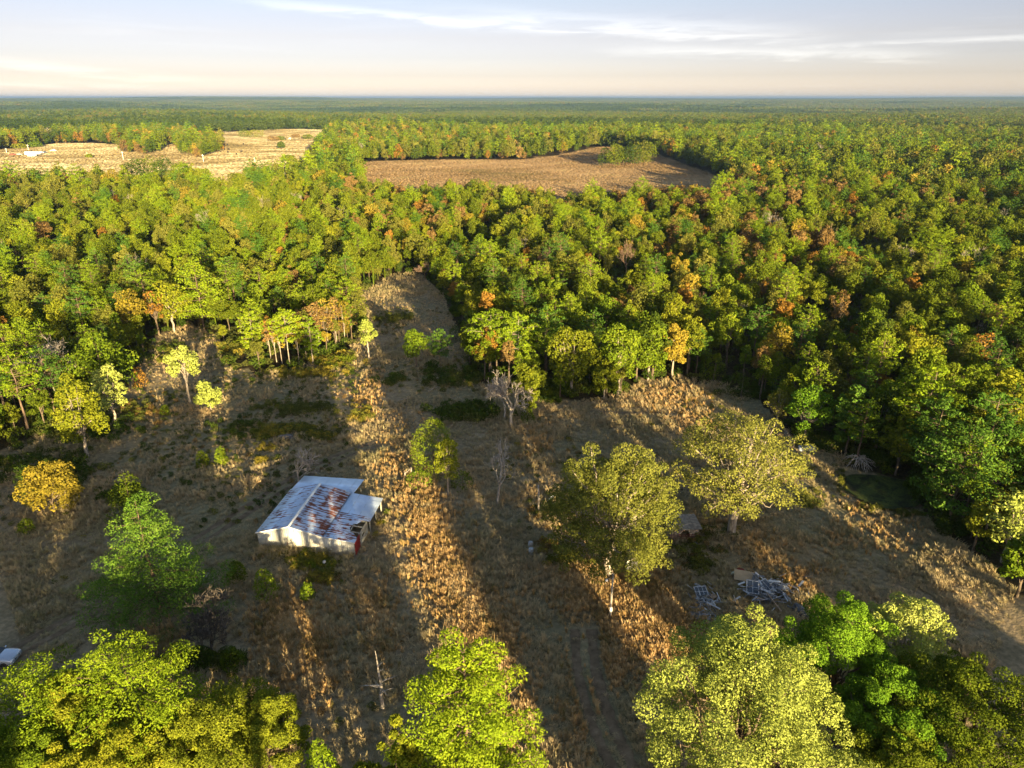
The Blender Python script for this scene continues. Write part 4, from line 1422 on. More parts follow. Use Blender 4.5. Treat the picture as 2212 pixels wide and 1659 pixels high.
ZINC_R = metal_mat('roof_metal_rusty', 0.478, seed=2.0, edge=0.07)
ZINC_L = metal_mat('roof_metal_streaked', 0.512, seed=9.0, edge=0.07)
ZINC_F = metal_mat('roof_metal_front_lean_to', 0.52, seed=5.0)
ZINC_B = metal_mat('roof_metal_clean', 0.64, seed=13.0, bands=False)
SIDING = metal_mat('siding_metal_pale', 0.615, tint=(0.44, 0.435, 0.39), ax=(5.0, 5.0, 0.4), seed=3.0, bands=False, metal=0.1)
BARN_WOOD = simple('barn_grey_boards', (0.40, 0.38, 0.31), 0.85, 0.45, 2.5, bump=0.3)
BARN_DARK = simple('barn_old_timber', (0.16, 0.12, 0.085), 0.9, 0.4, 3.0)
RED = simple('door_red_paint', (0.34, 0.028, 0.022), 0.6, 0.45, 4.0)
TRIM = simple('trim_white_metal', (0.70, 0.69, 0.66), 0.5, 0.2, 3.0)

BA, BB = Vector((-30.04, 71.20, 0)), Vector((-18.54, 69.77, 0))
bu = (BB - BA).normalized()
barn_rz = math.atan2(bu.y, bu.x)
barn = thing('barn', 'low metal barn with a rust streaked gable roof and torn lean-to', 'barn', (BA.x, BA.y, hz(-24, 75) - 0.05), barn_rz)


def roof_z(x):
    return float(np.interp(x, [-0.15, 3.95, 7.9, 12.2], [2.31, 3.45, 2.42, 1.86]))


def corrugated(name, c00, c10, c01, c11, ribs, mat, parent, amp=0.022, rows=2, sag=0.0, rs=None):
    """ribbed sheet: ribs run from the c00-c01 edge to the c10-c11 edge"""
    n = ribs * 4 + 1
    V = []
    c00, c10, c01, c11 = (np.array(c, float) for c in (c00, c10, c01, c11))
    nr = unit(np.cross(c10 - c00, c01 - c00))
    for i in range(rows):
        s = i / (rows - 1)
        for j in range(n):
            t = j / (n - 1)
            p = (c00 * (1 - s) + c10 * s) * (1 - t) + (c01 * (1 - s) + c11 * s) * t
            V.append(p + nr * (amp * math.cos(t * ribs * 2 * math.pi) - sag * math.sin(math.pi * s)))
    F = [(i * n + j, i * n + j + 1, (i + 1) * n + j + 1, (i + 1) * n + j) for i in range(rows - 1) for j in range(n - 1)]
    me = mesh_from(name, V, F)
    me.polygons.foreach_set('use_smooth', [True] * len(me.polygons))
    o = link(name, me, mat, parent)
    s = o.modifiers.new('thick', 'SOLIDIFY')
    s.thickness = 0.012
    return o


rs = np.random.RandomState(4)
# front wall: upright ribbed sheets that follow the roof line
xs = np.linspace(0, 11.75, 14)
for a, b in zip(xs[:-1], xs[1:]):
    segs = [a] + [v for v in (3.95, 7.9) if a < v < b] + [b]
    n = 4 * 4 + 1
    X = np.linspace(a + 0.004, b - 0.004, n)
    off = 0.014 * np.cos(np.linspace(0, 4 * 2 * np.pi, n)) + rs.uniform(-0.006, 0.006)
    V = [(x, -0.02 + o_, 0.0) for x, o_ in zip(X, off)] + [(x, -0.02 + o_, roof_z(x) - 0.05) for x, o_ in zip(X, off)]
    F = [(j, j + 1, n + j + 1, n + j) for j in range(n - 1)]
    o = link('wall_panel', mesh_from('wall_panel', V, F), SIDING, barn)
    o.modifiers.new('thick', 'SOLIDIFY').thickness = 0.012
for k in range(10):
    corrugated('wall_panel', (0, k + 0.004, 0), (0, k + 0.004, 2.30), (0, k + 0.996, 0), (0, k + 0.996, 2.30), 4, SIDING, barn, 0.014)
for k in range(8):
    corrugated('wall_panel', (k * 0.98 + 0.02, 10, 0), (k * 0.98 + 0.02, 10, roof_z(k * 0.98) - 0.06), (k * 0.98 + 0.98, 10, 0), (k * 0.98 + 0.98, 10, roof_z(k * 0.98 + 0.98) - 0.06), 4, SIDING, barn, 0.014)
# inner wall under the eave, floor of packed earth
mb = MB()
mb.box((7.86, 5, 1.15), (0.05, 9.9, 2.3))
mb.build('inner_wall', BARN_DARK, barn)
# roof sheets
W_ = 10.1 / 11
for k in range(11):
    y0, y1 = -0.12 + k * W_, -0.12 + (k + 1) * W_ + 0.01
    j = rs.uniform(-0.012, 0.012)
    j2 = 0.012 * (k % 2)
    corrugated('roof_sheet', (3.93, y0, 3.475 + j2), (-0.18 + j, y0, 2.315 + j2), (3.93, y1, 3.475 + j2), (-0.18 + j, y1, 2.315 + j2), 5, ZINC_L, barn)
    corrugated('roof_sheet', (3.97, y0, 3.475 + j2), (8.02 + j, y0, 2.435 + j2), (3.97, y1, 3.475 + j2), (8.02 + j, y1, 2.435 + j2), 5, ZINC_R, barn)
# lean-to: the front half rusted and torn, the back half cleaner
for k in range(11):
    y0, y1 = -0.12 + k * W_, -0.12 + (k + 1) * W_ + 0.01
    j2 = 0.012 * (k % 2)
    far_x = 11.86 if k < 5 else 12.25 + rs.uniform(-0.03, 0.03)
    mat = ZINC_F if k < 6 else ZINC_B
    z1 = roof_z(far_x) - 0.0
    if k in (2, 3, 4):                                                    # outer part torn away
        far_x = {2: 10.75, 3: 10.35, 4: 10.9}[k]
        z1 = roof_z(far_x)
        c11x = {2: 10.35, 3: 10.55, 4: 11.5}[k]
        corrugated('roof_sheet', (7.86, y0, 2.395 + j2), (far_x, y0, z1 - 0.02 + j2), (7.86, y1, 2.395 + j2), (c11x, y1, roof_z(c11x) + (0.12 if k == 4 else -0.02) + j2), 5, mat, barn, rows=4)
    elif k == 1:
        corrugated('roof_sheet', (7.86, y0, 2.395 + j2), (far_x, y0, z1 - 0.03 + j2), (7.86, y1, 2.395 + j2), (11.1, y1, roof_z(11.1) - 0.02 + j2), 5, mat, barn, rows=4)
    else:
        corrugated('roof_sheet', (7.86, y0, 2.395 + j2), (far_x, y0, z1 - 0.02 + j2), (7.86, y1, 2.395 + j2), (far_x, y1, z1 - 0.02 + j2), 5, mat, barn)
# back lean-to
for k in range(9):
    x0, x1 = 0.0 + k * 0.94 - 0.18, 0.0 + (k + 1) * 0.94 - 0.17
    j2 = 0.012 * (k % 2)
    corrugated('roof_sheet', (x0, 9.9, 2.26 + j2), (x0 + 0.12, 14.15, 2.03 + j2), (x1, 9.9, 2.26 + j2), (x1 + 0.12, 14.15, 2.03 + j2), 5, ZINC_B, barn)
mb = MB()
mb.prism([(3.75, 3.44), (3.95, 3.51), (4.15, 3.44), (4.15, 3.455), (3.95, 3.53), (3.75, 3.455)], -0.16, 10.0)
mb.build('ridge_cap', TRIM, barn)
for x0, x1 in ((-0.2, 3.95), (3.95, 8.0), (8.0, 11.88)):
    mb = MB()
    L = Vector((x1, 0, roof_z(x1))) - Vector((x0, 0, roof_z(x0)))
    mb.box(((x0 + x1) / 2, -0.135, (roof_z(x0) + roof_z(x1)) / 2 - 0.02), (L.length, 0.03, 0.13), Matrix.Rotation(-math.atan2(L.z, L.x), 4, 'Y'))
    mb.build('edge_trim', TRIM, barn)
mb = MB()
mb.box((-0.17, 5, 2.27), (0.05, 10.1, 0.1))
mb.build('edge_trim', TRIM, barn)
# timbers under the torn roof, posts
for y in (0.9, 2.1, 3.3, 4.5):
    mb = MB()
    L = Vector((11.7, 0, 1.80)) - Vector((7.9, 0, 2.30))
    mb.box((9.8, y, 2.03), (L.length, 0.06, 0.13), Matrix.Rotation(-math.atan2(L.z, L.x), 4, 'Y'))
    mb.build('rafter', BARN_WOOD, barn)
for x in (9.2, 10.6):
    mb = MB()
    mb.box((x, 5.0, roof_z(x) - 0.05), (0.1, 10, 0.06))
    mb.build('purlin', BARN_WOOD, barn)
for x, y, h in [(11.95, 5.2, 1.84), (11.95, 7.6, 1.84), (11.95, 9.8, 1.84), (7.9, 13.9, 1.98), (4.0, 13.9, 1.98), (0.1, 13.9, 1.98), (11.68, 0.05, 1.84), (11.68, 1.95, 1.84), (11.68, 4.85, 1.84), (9.3, 3.2, 2.0)]:
    mb = MB()
    mb.box((x, y, h / 2 - 0.1), (0.12, 0.12, h + 0.2))
    mb.build('post', BARN_WOOD, barn)
# right wall: red door, then weathered boards with gaps
door = MB().box((11.78, 1.0, 0.92), (0.05, 1.62, 1.78)).build('door', RED, barn, label='red wooden door')
for z in (0.25, 1.55):
    mb = MB()
    mb.box((11.815, 1.0, z), (0.025, 1.5, 0.12))
    mb.build('door_rail', RED, door)
for k, z in enumerate((0.12, 0.38, 0.66, 0.98, 1.24, 1.52, 1.74)):
    if k == 3:
        spans = [(2.05, 2.7), (3.5, 4.8)]
    else:
        spans = [(2.05, 4.82)]
    for a, b in spans:
        mb = MB()
        mb.box((11.77 + rs.uniform(-0.01, 0.01), (a + b) / 2, z), (0.03, b - a, 0.22), Matrix.Rotation(rs.uniform(-0.01, 0.01), 4, 'X'))
        mb.build('plank', BARN_WOOD, barn)
mb = MB()
mb.lathe([(0.10, 0), (0.14, 0.34), (0.15, 0.34), (0.13, 0.33)], 12, Matrix.Rotation(1.2, 4, 'X'))
o = mb.build('bucket', simple('white_plastic', (0.42, 0.43, 0.45), 0.5, 0.2), smooth=False, label='white bucket lying in the weeds in front of the barn', category='bucket')
o.location = at(702, 1212, 0.6)
o.scale = (1.2, 1.2, 1.2)

# ------------------------------------------------------------------ pole lamp, sheds, junk
GREY_METAL = simple('grey_metal', (0.42, 0.43, 0.44), 0.45, 0.25, 4.0, metal=0.4)
WHITE = simple('white_paint', (0.76, 0.75, 0.72), 0.5, 0.15, 3.0)
loc, H = stand((1318, 1335), 1238)
t = thing('utility_pole', 'slim wooden pole with a small lamp arm and a pale meter box', 'pole', loc)
MB().tube([(0, 0, -0.3), (0, 0, H * 0.5), (0.03, 0, H)], [0.12, 0.10, 0.075], 10).build('pole', DEADWOOD, t, True)
arm = MB().tube([(0, 0, H * 0.86), (-0.25, -0.05, H * 0.89), (-0.55, -0.1, H * 0.885)], [0.025, 0.025, 0.02], 6).build('lamp_arm', GREY_METAL, t, True)
MB().lathe([(0.05, 0.12), (0.09, 0.06), (0.16, -0.05), (0.13, -0.12), (0.04, -0.16)], 12, Matrix.Translation((-0.6, -0.11, H * 0.865))).build('lamp', WHITE, arm, True)
bx_ = MB().box((0.0, -0.17, 1.25), (0.26, 0.14, 0.55), bevel=0.02).build('meter_box', WHITE, t)
MB().tube([(0.0, -0.15, 0.0), (0.0, -0.15, 1.0)], [0.035, 0.035], 6).build('conduit', GREY_METAL, bx_)
MB().tube([(0.0, -0.13, 1.5), (0.02, -0.1, H * 0.97)], [0.025, 0.025], 6).build('cable', GREY_METAL, t)

# small stone hut with a dark doorway and a rusty gate
STONE = simple('hut_fieldstone', (0.36, 0.29, 0.22), 0.9, 0.5, 3.0, bump=0.6)
SHINGLE = simple('hut_roof_boards', (0.30, 0.26, 0.21), 0.9, 0.45, 2.5, bump=0.4)
loc = at(1478, 1166)
hut = thing('hut', 'low stone hut with a dark doorway behind the left oak', 'shed', loc, 0.06)
mb = MB()
mb.box((0, 2.6, 0.7), (3.5, 0.2, 1.8)).box((-1.65, 1.3, 0.7), (0.2, 2.4, 1.8)).box((1.65, 1.3, 0.7), (0.2, 2.4, 1.8))
mb.build('wall', STONE, hut)
for s in (-1, 1):                                                         # front wall in stones on both sides of the doorway
    for r in range(6):
        n = 3
        for c in range(n):
            w = 1.15 / n
            MB().box((s * (0.55 + w * (c + 0.5)), 0.02 * rs.normal(), 0.13 + r * 0.27), (w - 0.03, 0.22, 0.25), bevel=0.03).build('stone', STONE, hut)
for k in range(7):                                                        # arch
    a = math.pi * (k + 0.5) / 7
    MB().box((0.56 * math.cos(a), -0.01, 1.02 + 0.5 * math.sin(a)), (0.22, 0.24, 0.26), Matrix.Rotation(-(a - math.pi / 2), 4, 'Y'), bevel=0.03).build('arch_stone', STONE, hut)
for k in range(9):
    x = -1.95 + k * 0.44
    MB().box((x + 0.2, 1.25, 1.72 + 0.012 * (k % 2) + 0.04 * rs.normal() * 0.3), (0.42, 3.2, 0.04), Matrix.Rotation(0.04, 4, 'X')).build('roof_board', SHINGLE, hut)
t = thing('metal_gate', 'rusty red tubular gate leaning across the hut doorway', 'gate', (loc[0], loc[1] - 0.35, loc[2]), 0.06)
GATE = simple('rusty_red_pipe', (0.20, 0.055, 0.045), 0.7, 0.4, 5.0)
for z in (0.2, 0.45, 0.7, 0.95):
    MB().tube([(-1.9, 0, z), (1.7, 0, z)], [0.03, 0.03], 6).build('rail', GATE, t)
for x in (-1.9, -0.7, 0.5, 1.7):
    MB().tube([(x, 0, 0), (x, 0, 1.0)], [0.035, 0.035], 6).build('upright', GATE, t)
for k, (p0, p1, p2) in enumerate([((-1.9, -0.3, 1.95), (-0.2, 0.1, 2.3), (1.6, 0.3, 2.05)), ((-1.3, -0.4, 1.85), (0.3, -0.5, 2.1), (0.9, -0.6, 1.2))]):
    o = link('fallen_branch', tubes('fallen_branch', [(wiggle(np.random.RandomState(k), bez(p0, p1, p2, 7), 0.04), np.linspace(0.06, 0.03, 7))], 6), DEADWOOD, loc=loc,
             label=('upper pale dead branch lying on the hut roof', 'lower pale dead branch drooping over the hut doorway')[k], category='branch')

# small white pump shed under the left oak
loc = at(1372, 1241)
shed = thing('pump_shed', 'small white shed half hidden under the left oak', 'shed', loc, -0.12)
CREAM = simple('shed_cream_boards', (0.66, 0.62, 0.48), 0.7, 0.25, 2.0)
for k in range(6):
    MB().box((-0.75 + 0.3 * k, 0, 0.95), (0.285, 0.04, 1.9)).build('board', CREAM, shed)
for s in (-0.93, 0.93):
    MB().box((s, 0.8, 0.95), (0.04, 1.6, 1.9)).build('side_wall', CREAM, shed)
    MB().box((s, -0.03, 0.97), (0.12, 0.12, 1.95)).build('corner_post', WHITE, shed)
MB().box((0, 1.62, 0.95), (1.8, 0.04, 1.9)).build('back_wall', CREAM, shed)
for s, nm in ((-1, 'roof'), (1, 'roof')):
    MB().box((s * 0.53, 0.8, 2.12), (1.2, 2.0, 0.05), Matrix.Rotation(s * 0.42, 4, 'Y')).build(nm, SHINGLE, shed)

# drums, trough, posts
def drum(px, py, label, mat, tilt=0.0):
    t = thing('barrel', label, 'barrel', at(px, py, 0.0))
    M = Matrix.Rotation(tilt, 4, 'X')
    prof = [(0.27, 0), (0.29, 0.02), (0.29, 0.28), (0.305, 0.30), (0.29, 0.32), (0.29, 0.58), (0.305, 0.60), (0.29, 0.62), (0.29, 0.86), (0.27, 0.88)]
    MB().lathe(prof, 16, M).build('body', mat, t, True)
    MB().lathe([(0.25, 0.882), (0.25, 0.9), (0.05, 0.905)], 16, M).build('lid', mat, t)


drum(1146, 1184, 'upper pale plastic barrel left of the orange bush', simple('grey_plastic', (0.30, 0.30, 0.29), 0.6))
drum(1147, 1198, 'lower pale plastic barrel left of the orange bush', simple('pale_blue_plastic', (0.3, 0.34, 0.37), 0.5))
drum(1500, 1172, 'dark blue barrel in the weeds between the two oaks', simple('dark_blue_plastic', (0.02, 0.03, 0.05), 0.4), 1.35)
loc = at(1743, 972)
tr_ = thing('water_trough', 'long pale blue metal trough on the grass above the pond', 'trough', loc, 0.10)
PALE_BLUE = simple('galvanised_pale', (0.40, 0.45, 0.53), 0.5, 0.2, 2.0, metal=0.2)
mb = MB()
pr = []
for k in range(24):
    a = 2 * math.pi * k / 24
    pr.append((1.02 * np.sign(math.cos(a)) * 1.0 + 0.36 * math.cos(a), 0.38 * math.sin(a)))
v0 = [mb.bm.verts.new((x, y, 0)) for x, y in pr]
v1 = [mb.bm.verts.new((x, y, 0.62)) for x, y in pr]
v2 = [mb.bm.verts.new((x * 0.96, y * 0.9, 0.62)) for x, y in pr]
v3 = [mb.bm.verts.new((x * 0.95, y * 0.88, 0.48)) for x, y in pr]
for A_r, B_r in ((v0, v1), (v1, v2), (v2, v3)):
    for k in range(24):
        mb.bm.faces.new((A_r[k], A_r[(k + 1) % 24], B_r[(k + 1) % 24], B_r[k]))
mb.bm.faces.new(v0[::-1])
mb.bm.faces.new(v3)
mb.build('tank', PALE_BLUE, tr_)
mb = MB()
mb.tube([(1.02 + 0.37 * math.cos(a) if abs(a) <= math.pi / 2 else -1.02 + 0.37 * math.cos(a), 0.39 * math.sin(a), 0.62) for a in np.linspace(-math.pi, math.pi, 25)], [0.03] * 25, 6)
mb.build('rim', PALE_BLUE, tr_)
# broken fence beside the trough
c0 = Vector(at(1692, 938))
fence = thing('fence', 'broken wooden fence left of the water trough', 'fence', c0)
ends = [Vector(at(*q)) - c0 for q in [(1692, 938), (1702, 952), (1714, 966)]]
for e in ends:
    MB().box(e + Vector((0, 0, 0.55)), (0.12, 0.12, 1.4)).build('post', DEADWOOD_DARK, fence)
for a, b in zip(ends[:-1], ends[1:]):
    for z in (0.4, 0.75, 1.1):
        MB().tube([a + Vector((0, 0, z)), b + Vector((0, 0, z - 0.05))], [0.05, 0.045], 5).build('rail', DEADWOOD, fence)
# pale posts of a vanished gate
for k, (q, lab, h) in enumerate([((875, 1033), 'left pale post of the old gate on the sunlit strip', 1.1), ((889, 1024), 'rear pale post of the old gate on the sunlit strip', 1.15), ((897, 1031), 'right pale post of the old gate on the sunlit strip', 0.95)]):
    p0 = at(*q)
    MB().box((0, 0, h / 2 - 0.1), (0.2, 0.2, h + 0.2), bevel=0.02).build('fence_post', DEADWOOD, None, label=lab, category='post', group='posts of the old gate').location = p0
p0, p1 = Vector(at(875, 1033)), Vector(at(889, 1024))
o = MB().tube([(0, 0, 0.75), p1 - p0 + Vector((0, 0, 0.95))], [0.07, 0.06], 7).build('gate_rail', DEADWOOD, None, label='pale rail resting between two posts of the old gate', category='rail')
o.location = p0
# pale poles leaning by the left oak
p0 = Vector(at(1180, 1086))
for k in range(2):
    o = MB().tube([(0.25 * k, 0, 0.1), (0.9 + 0.2 * k, 0.5, 0.9)], [0.06, 0.06], 6).build('pipe', PALE_BLUE, None, label=('upper', 'lower')[k] + ' blue grey pipe leaning at the left edge of the oak', category='pipe')
    o.location = p0
# junk pile
BOARD = [simple('board_grey', (0.26, 0.275, 0.30), 0.8, 0.5, 4.0), simple('board_white', (0.46, 0.48, 0.52), 0.75, 0.45, 4.0), simple('board_dark', (0.10, 0.10, 0.11), 0.8, 0.4, 3.0), simple('board_brown', (0.26, 0.19, 0.13), 0.85, 0.4, 3.0)]
PLY = simple('cardboard_tan', (0.42, 0.31, 0.19), 0.85, 0.2, 1.5)
GLASS = simple('dusty_glass', (0.06, 0.08, 0.11), 0.15, 0.3, 4.0, spec=0.6)


def window_frame(px, py, lift, w, h, rot, label, nx=2, ny=2):
    t = thing('window_frame', label, 'window', at(px, py, lift), 0)
    t.rotation_euler = rot
    for sx in (-1, 1):
        MB().box((sx * w / 2, 0, 0), (0.09, h + 0.09, 0.07)).build('stile', BOARD[1], t)
    for sy in (-1, 1):
        MB().box((0, sy * h / 2, 0.002), (w - 0.09, 0.09, 0.07)).build('rail', BOARD[1], t)
    for k in range(1, nx):
        MB().box((-w / 2 + w * k / nx, 0, 0.004), (0.05, h - 0.09, 0.05)).build('mullion', BOARD[1], t)
    for k in range(1, ny):
        MB().box((0, -h / 2 + h * k / ny, 0.006), (w - 0.09, 0.05, 0.05)).build('mullion', BOARD[1], t)
    for i in range(nx):
        for j in range(ny):
            MB().box((-w / 2 + w * (i + 0.5) / nx, -h / 2 + h * (j + 0.5) / ny, -0.01), (w / nx - 0.06, h / ny - 0.06, 0.008)).build('pane', GLASS, t)


window_frame(1626, 1268, 0.95, 1.25, 1.45, (0.5, 0.1, -0.18), 'white four pane window frame on top of the junk pile')
window_frame(1655, 1264, 0.8, 0.95, 1.3, (0.35, -0.2, 0.5), 'grey window frame lying right of the four pane one', 2, 1)
window_frame(1515, 1278, 0.45, 1.3, 1.3, (0.3, 0.0, 0.1), 'old window frame in the left part of the junk', 3, 2)
for k, (px, py, lift, L, w, yaw, pitch, mt, lab) in enumerate([
        (1640, 1255, 0.9, 2.6, 0.14, 0.0, 0.0, 1, 'long white board along the top of the junk pile'), (1675, 1268, 0.85, 2.4, 0.12, -0.9, 0.1, 0, 'grey board at the right of the junk pile'),
        (1690, 1280, 0.6, 2.8, 0.12, -1.1, 0.25, 2, 'dark board sliding off the right of the pile'), (1660, 1282, 0.9, 1.6, 0.5, 0.4, 0.2, 0, 'wide grey panel across the middle of the pile'),
        (1672, 1300, 0.8, 2.6, 0.16, -1.25, 0.2, 3, 'brown plank propped on the front of the pile'), (1648, 1295, 0.7, 2.2, 0.2, 0.15, 0.05, 0, 'grey plank on the front of the pile'),
        (1635, 1290, 0.6, 1.9, 0.14, -0.3, 0.1, 2, 'dark plank below the four pane window'), (1700, 1275, 0.4, 1.7, 0.1, -0.6, 0.1, 1, 'white strip at the right end of the junk'),
        (1668, 1258, 1.05, 1.5, 0.1, 0.9, 0.3, 1, 'white strip standing up in the junk pile'), (1605, 1272, 0.35, 1.3, 0.1, 0.05, 0.0, 1, 'pale stick left of the junk pile'),
        (1690, 1262, 0.8, 2.0, 0.1, -1.0, 0.0, 0, 'thin grey lath behind the right of the pile'), (1655, 1276, 1.0, 1.2, 0.35, -0.2, 0.3, 1, 'pale blue grey panel beside the window frame'),
        (1520, 1300, 0.3, 2.2, 0.14, 0.12, 0.0, 1, 'white board in the left part of the junk'), (1528, 1308, 0.28, 1.8, 0.12, -0.1, 0.05, 0, 'grey board below the white one on the left'),
        (1515, 1292, 0.35, 1.4, 0.4, 0.3, 0.1, 0, 'short grey panel on the left junk'), (1540, 1288, 0.4, 0.9, 0.6, 0.7, 0.2, 3, 'brown box flap right of the left junk'),
        (1512, 1325, 0.25, 2.4, 0.5, 0.02, 0.0, 0, 'wide grey pallet board at the lower left junk'), (1510, 1337, 0.2, 2.3, 0.18, 0.0, 0.0, 1, 'pale plank at the foot of the left junk'),
        (1680, 1290, 0.5, 1.8, 0.12, 0.5, 0.1, 1, 'white lath crossing the right of the pile'), (1620, 1282, 0.5, 1.4, 0.3, -0.5, 0.2, 0, 'grey door panel at the left of the pile')]):
    o = MB().box((0, 0, 0), (L, w, 0.045)).build('board', BOARD[mt], None, label=lab, category='board', group='boards of the junk pile')
    o.location = at(px, py, lift)
    o.rotation_euler = (0.15 * rs.normal(), pitch, yaw)
rs = np.random.RandomState(40)
JUNK_CORE = []
bm = bmesh.new()
for k in range(330):
    side = k % 3
    cx_, cy_, rx, ry = ((1660, 1285, 46, 20), (1660, 1275, 40, 16), (1522, 1305, 20, 28))[side]
    x, y, z = at(cx_ + rs.normal() * rx * 0.62, cy_ + rs.normal() * ry * 0.62)
    up = 0.1 + abs(rs.normal()) * (0.42 if side < 2 else 0.18)
    M = Matrix.Translation((x, y, z + up)) @ Matrix.Rotation(rs.rand() * 6.28, 4, 'Z') @ Matrix.Rotation(rs.normal() * 0.5, 4, 'Y') @ Matrix.Diagonal((0.5 + 1.1 * rs.rand(), 0.06 + 0.22 * rs.rand() ** 2, 0.04, 1))
    bmesh.ops.create_cube(bm, size=1.0, matrix=M)
me = bpy.data.meshes.new('rubble')
bm.to_mesh(me)
bm.free()
m, b = new_mat('scrap_mixed')
g = b.n('ShaderNodeNewGeometry')
p = b.n('ShaderNodeBsdfPrincipled')
b.link(b.ramp(g.outputs['Random Per Island'], [(0.0, (0.05, 0.05, 0.055)), (0.35, (0.16, 0.17, 0.19)), (0.7, (0.34, 0.36, 0.40)), (0.9, (0.6, 0.62, 0.64)), (1.0, (0.22, 0.15, 0.10))]), p.inputs['Base Color'])
p.inputs['Roughness'].default_value = 0.6
out_of(b, p.outputs[0])
link('rubble', me, m, kind='stuff', label='tangle of broken grey scrap wood and metal under the junk pile')
o = MB().box((0, 0, 0), (2.2, 1.5, 0.03)).build('cardboard_sheet', PLY, None, label='tan sheet of cardboard lying behind the junk pile', category='sheet')
o.location = at(1608, 1244, 0.45)
o.rotation_euler = (0.25, 0.05, -0.25)


def lump(name, label, cat, px, py, r, mat, seed, lift=0.0):
    bm = bmesh.new()
    bmesh.ops.create_icosphere(bm, subdivisions=3, radius=1.0)
    q = np.random.RandomState(seed)
    ph = q.rand(6) * 6.28
    for v in bm.verts:
        n = v.co.normalized()
        k = 1 + 0.16 * math.sin(n.x * 4 + ph[0]) + 0.13 * math.sin(n.y * 5 + ph[1]) + 0.09 * math.sin(n.z * 7 + n.x * 5 + ph[2])
        v.co = Vector((n.x * r[0] * k, n.y * r[1] * k, max(n.z, -0.45) * r[2] * k + 0.45 * r[2]))
    me = bpy.data.meshes.new(name)
    bm.to_mesh(me)
    bm.free()
    o = link(name, me, mat, None, at(px, py, lift), label=label, category=cat)
    return o


lump('tarpaulin', 'crumpled dark red cloth behind the cardboard sheet', 'tarp', 1600, 1237, (0.5, 0.35, 0.35), simple('red_cloth', (0.16, 0.010, 0.014), 0.85), 1)
lump('rubbish_bag', 'shiny grey black rubbish bag right of the junk pile', 'bag', 1724, 1322, (0.75, 0.6, 0.6), simple('dark_plastic', (0.05, 0.055, 0.065), 0.3, spec=0.6), 2)
lump('rubbish_bag', 'smaller black rubbish bag behind the shiny grey one', 'bag', 1733, 1334, (0.6, 0.5, 0.4), simple('black_plastic', (0.02, 0.02, 0.022), 0.35, spec=0.6), 3)
lump('foam_block', 'pale greenish foam scrap left of the red cloth', 'scrap', 1586, 1241, (0.35, 0.3, 0.25), simple('pale_foam', (0.5, 0.58, 0.5), 0.8), 4)
lump('scrap_heap', 'small heap of grey scrap in the weeds behind the rounded cedar', 'scrap', 262, 1040, (1.2, 0.6, 0.4), BOARD[2], 5)
lump('scrap_heap', 'dark grey sheet heap behind the yellow weeds', 'scrap', 618, 946, (1.1, 0.7, 0.4), BOARD[2], 6)

# ------------------------------------------------------------------ car at the left edge


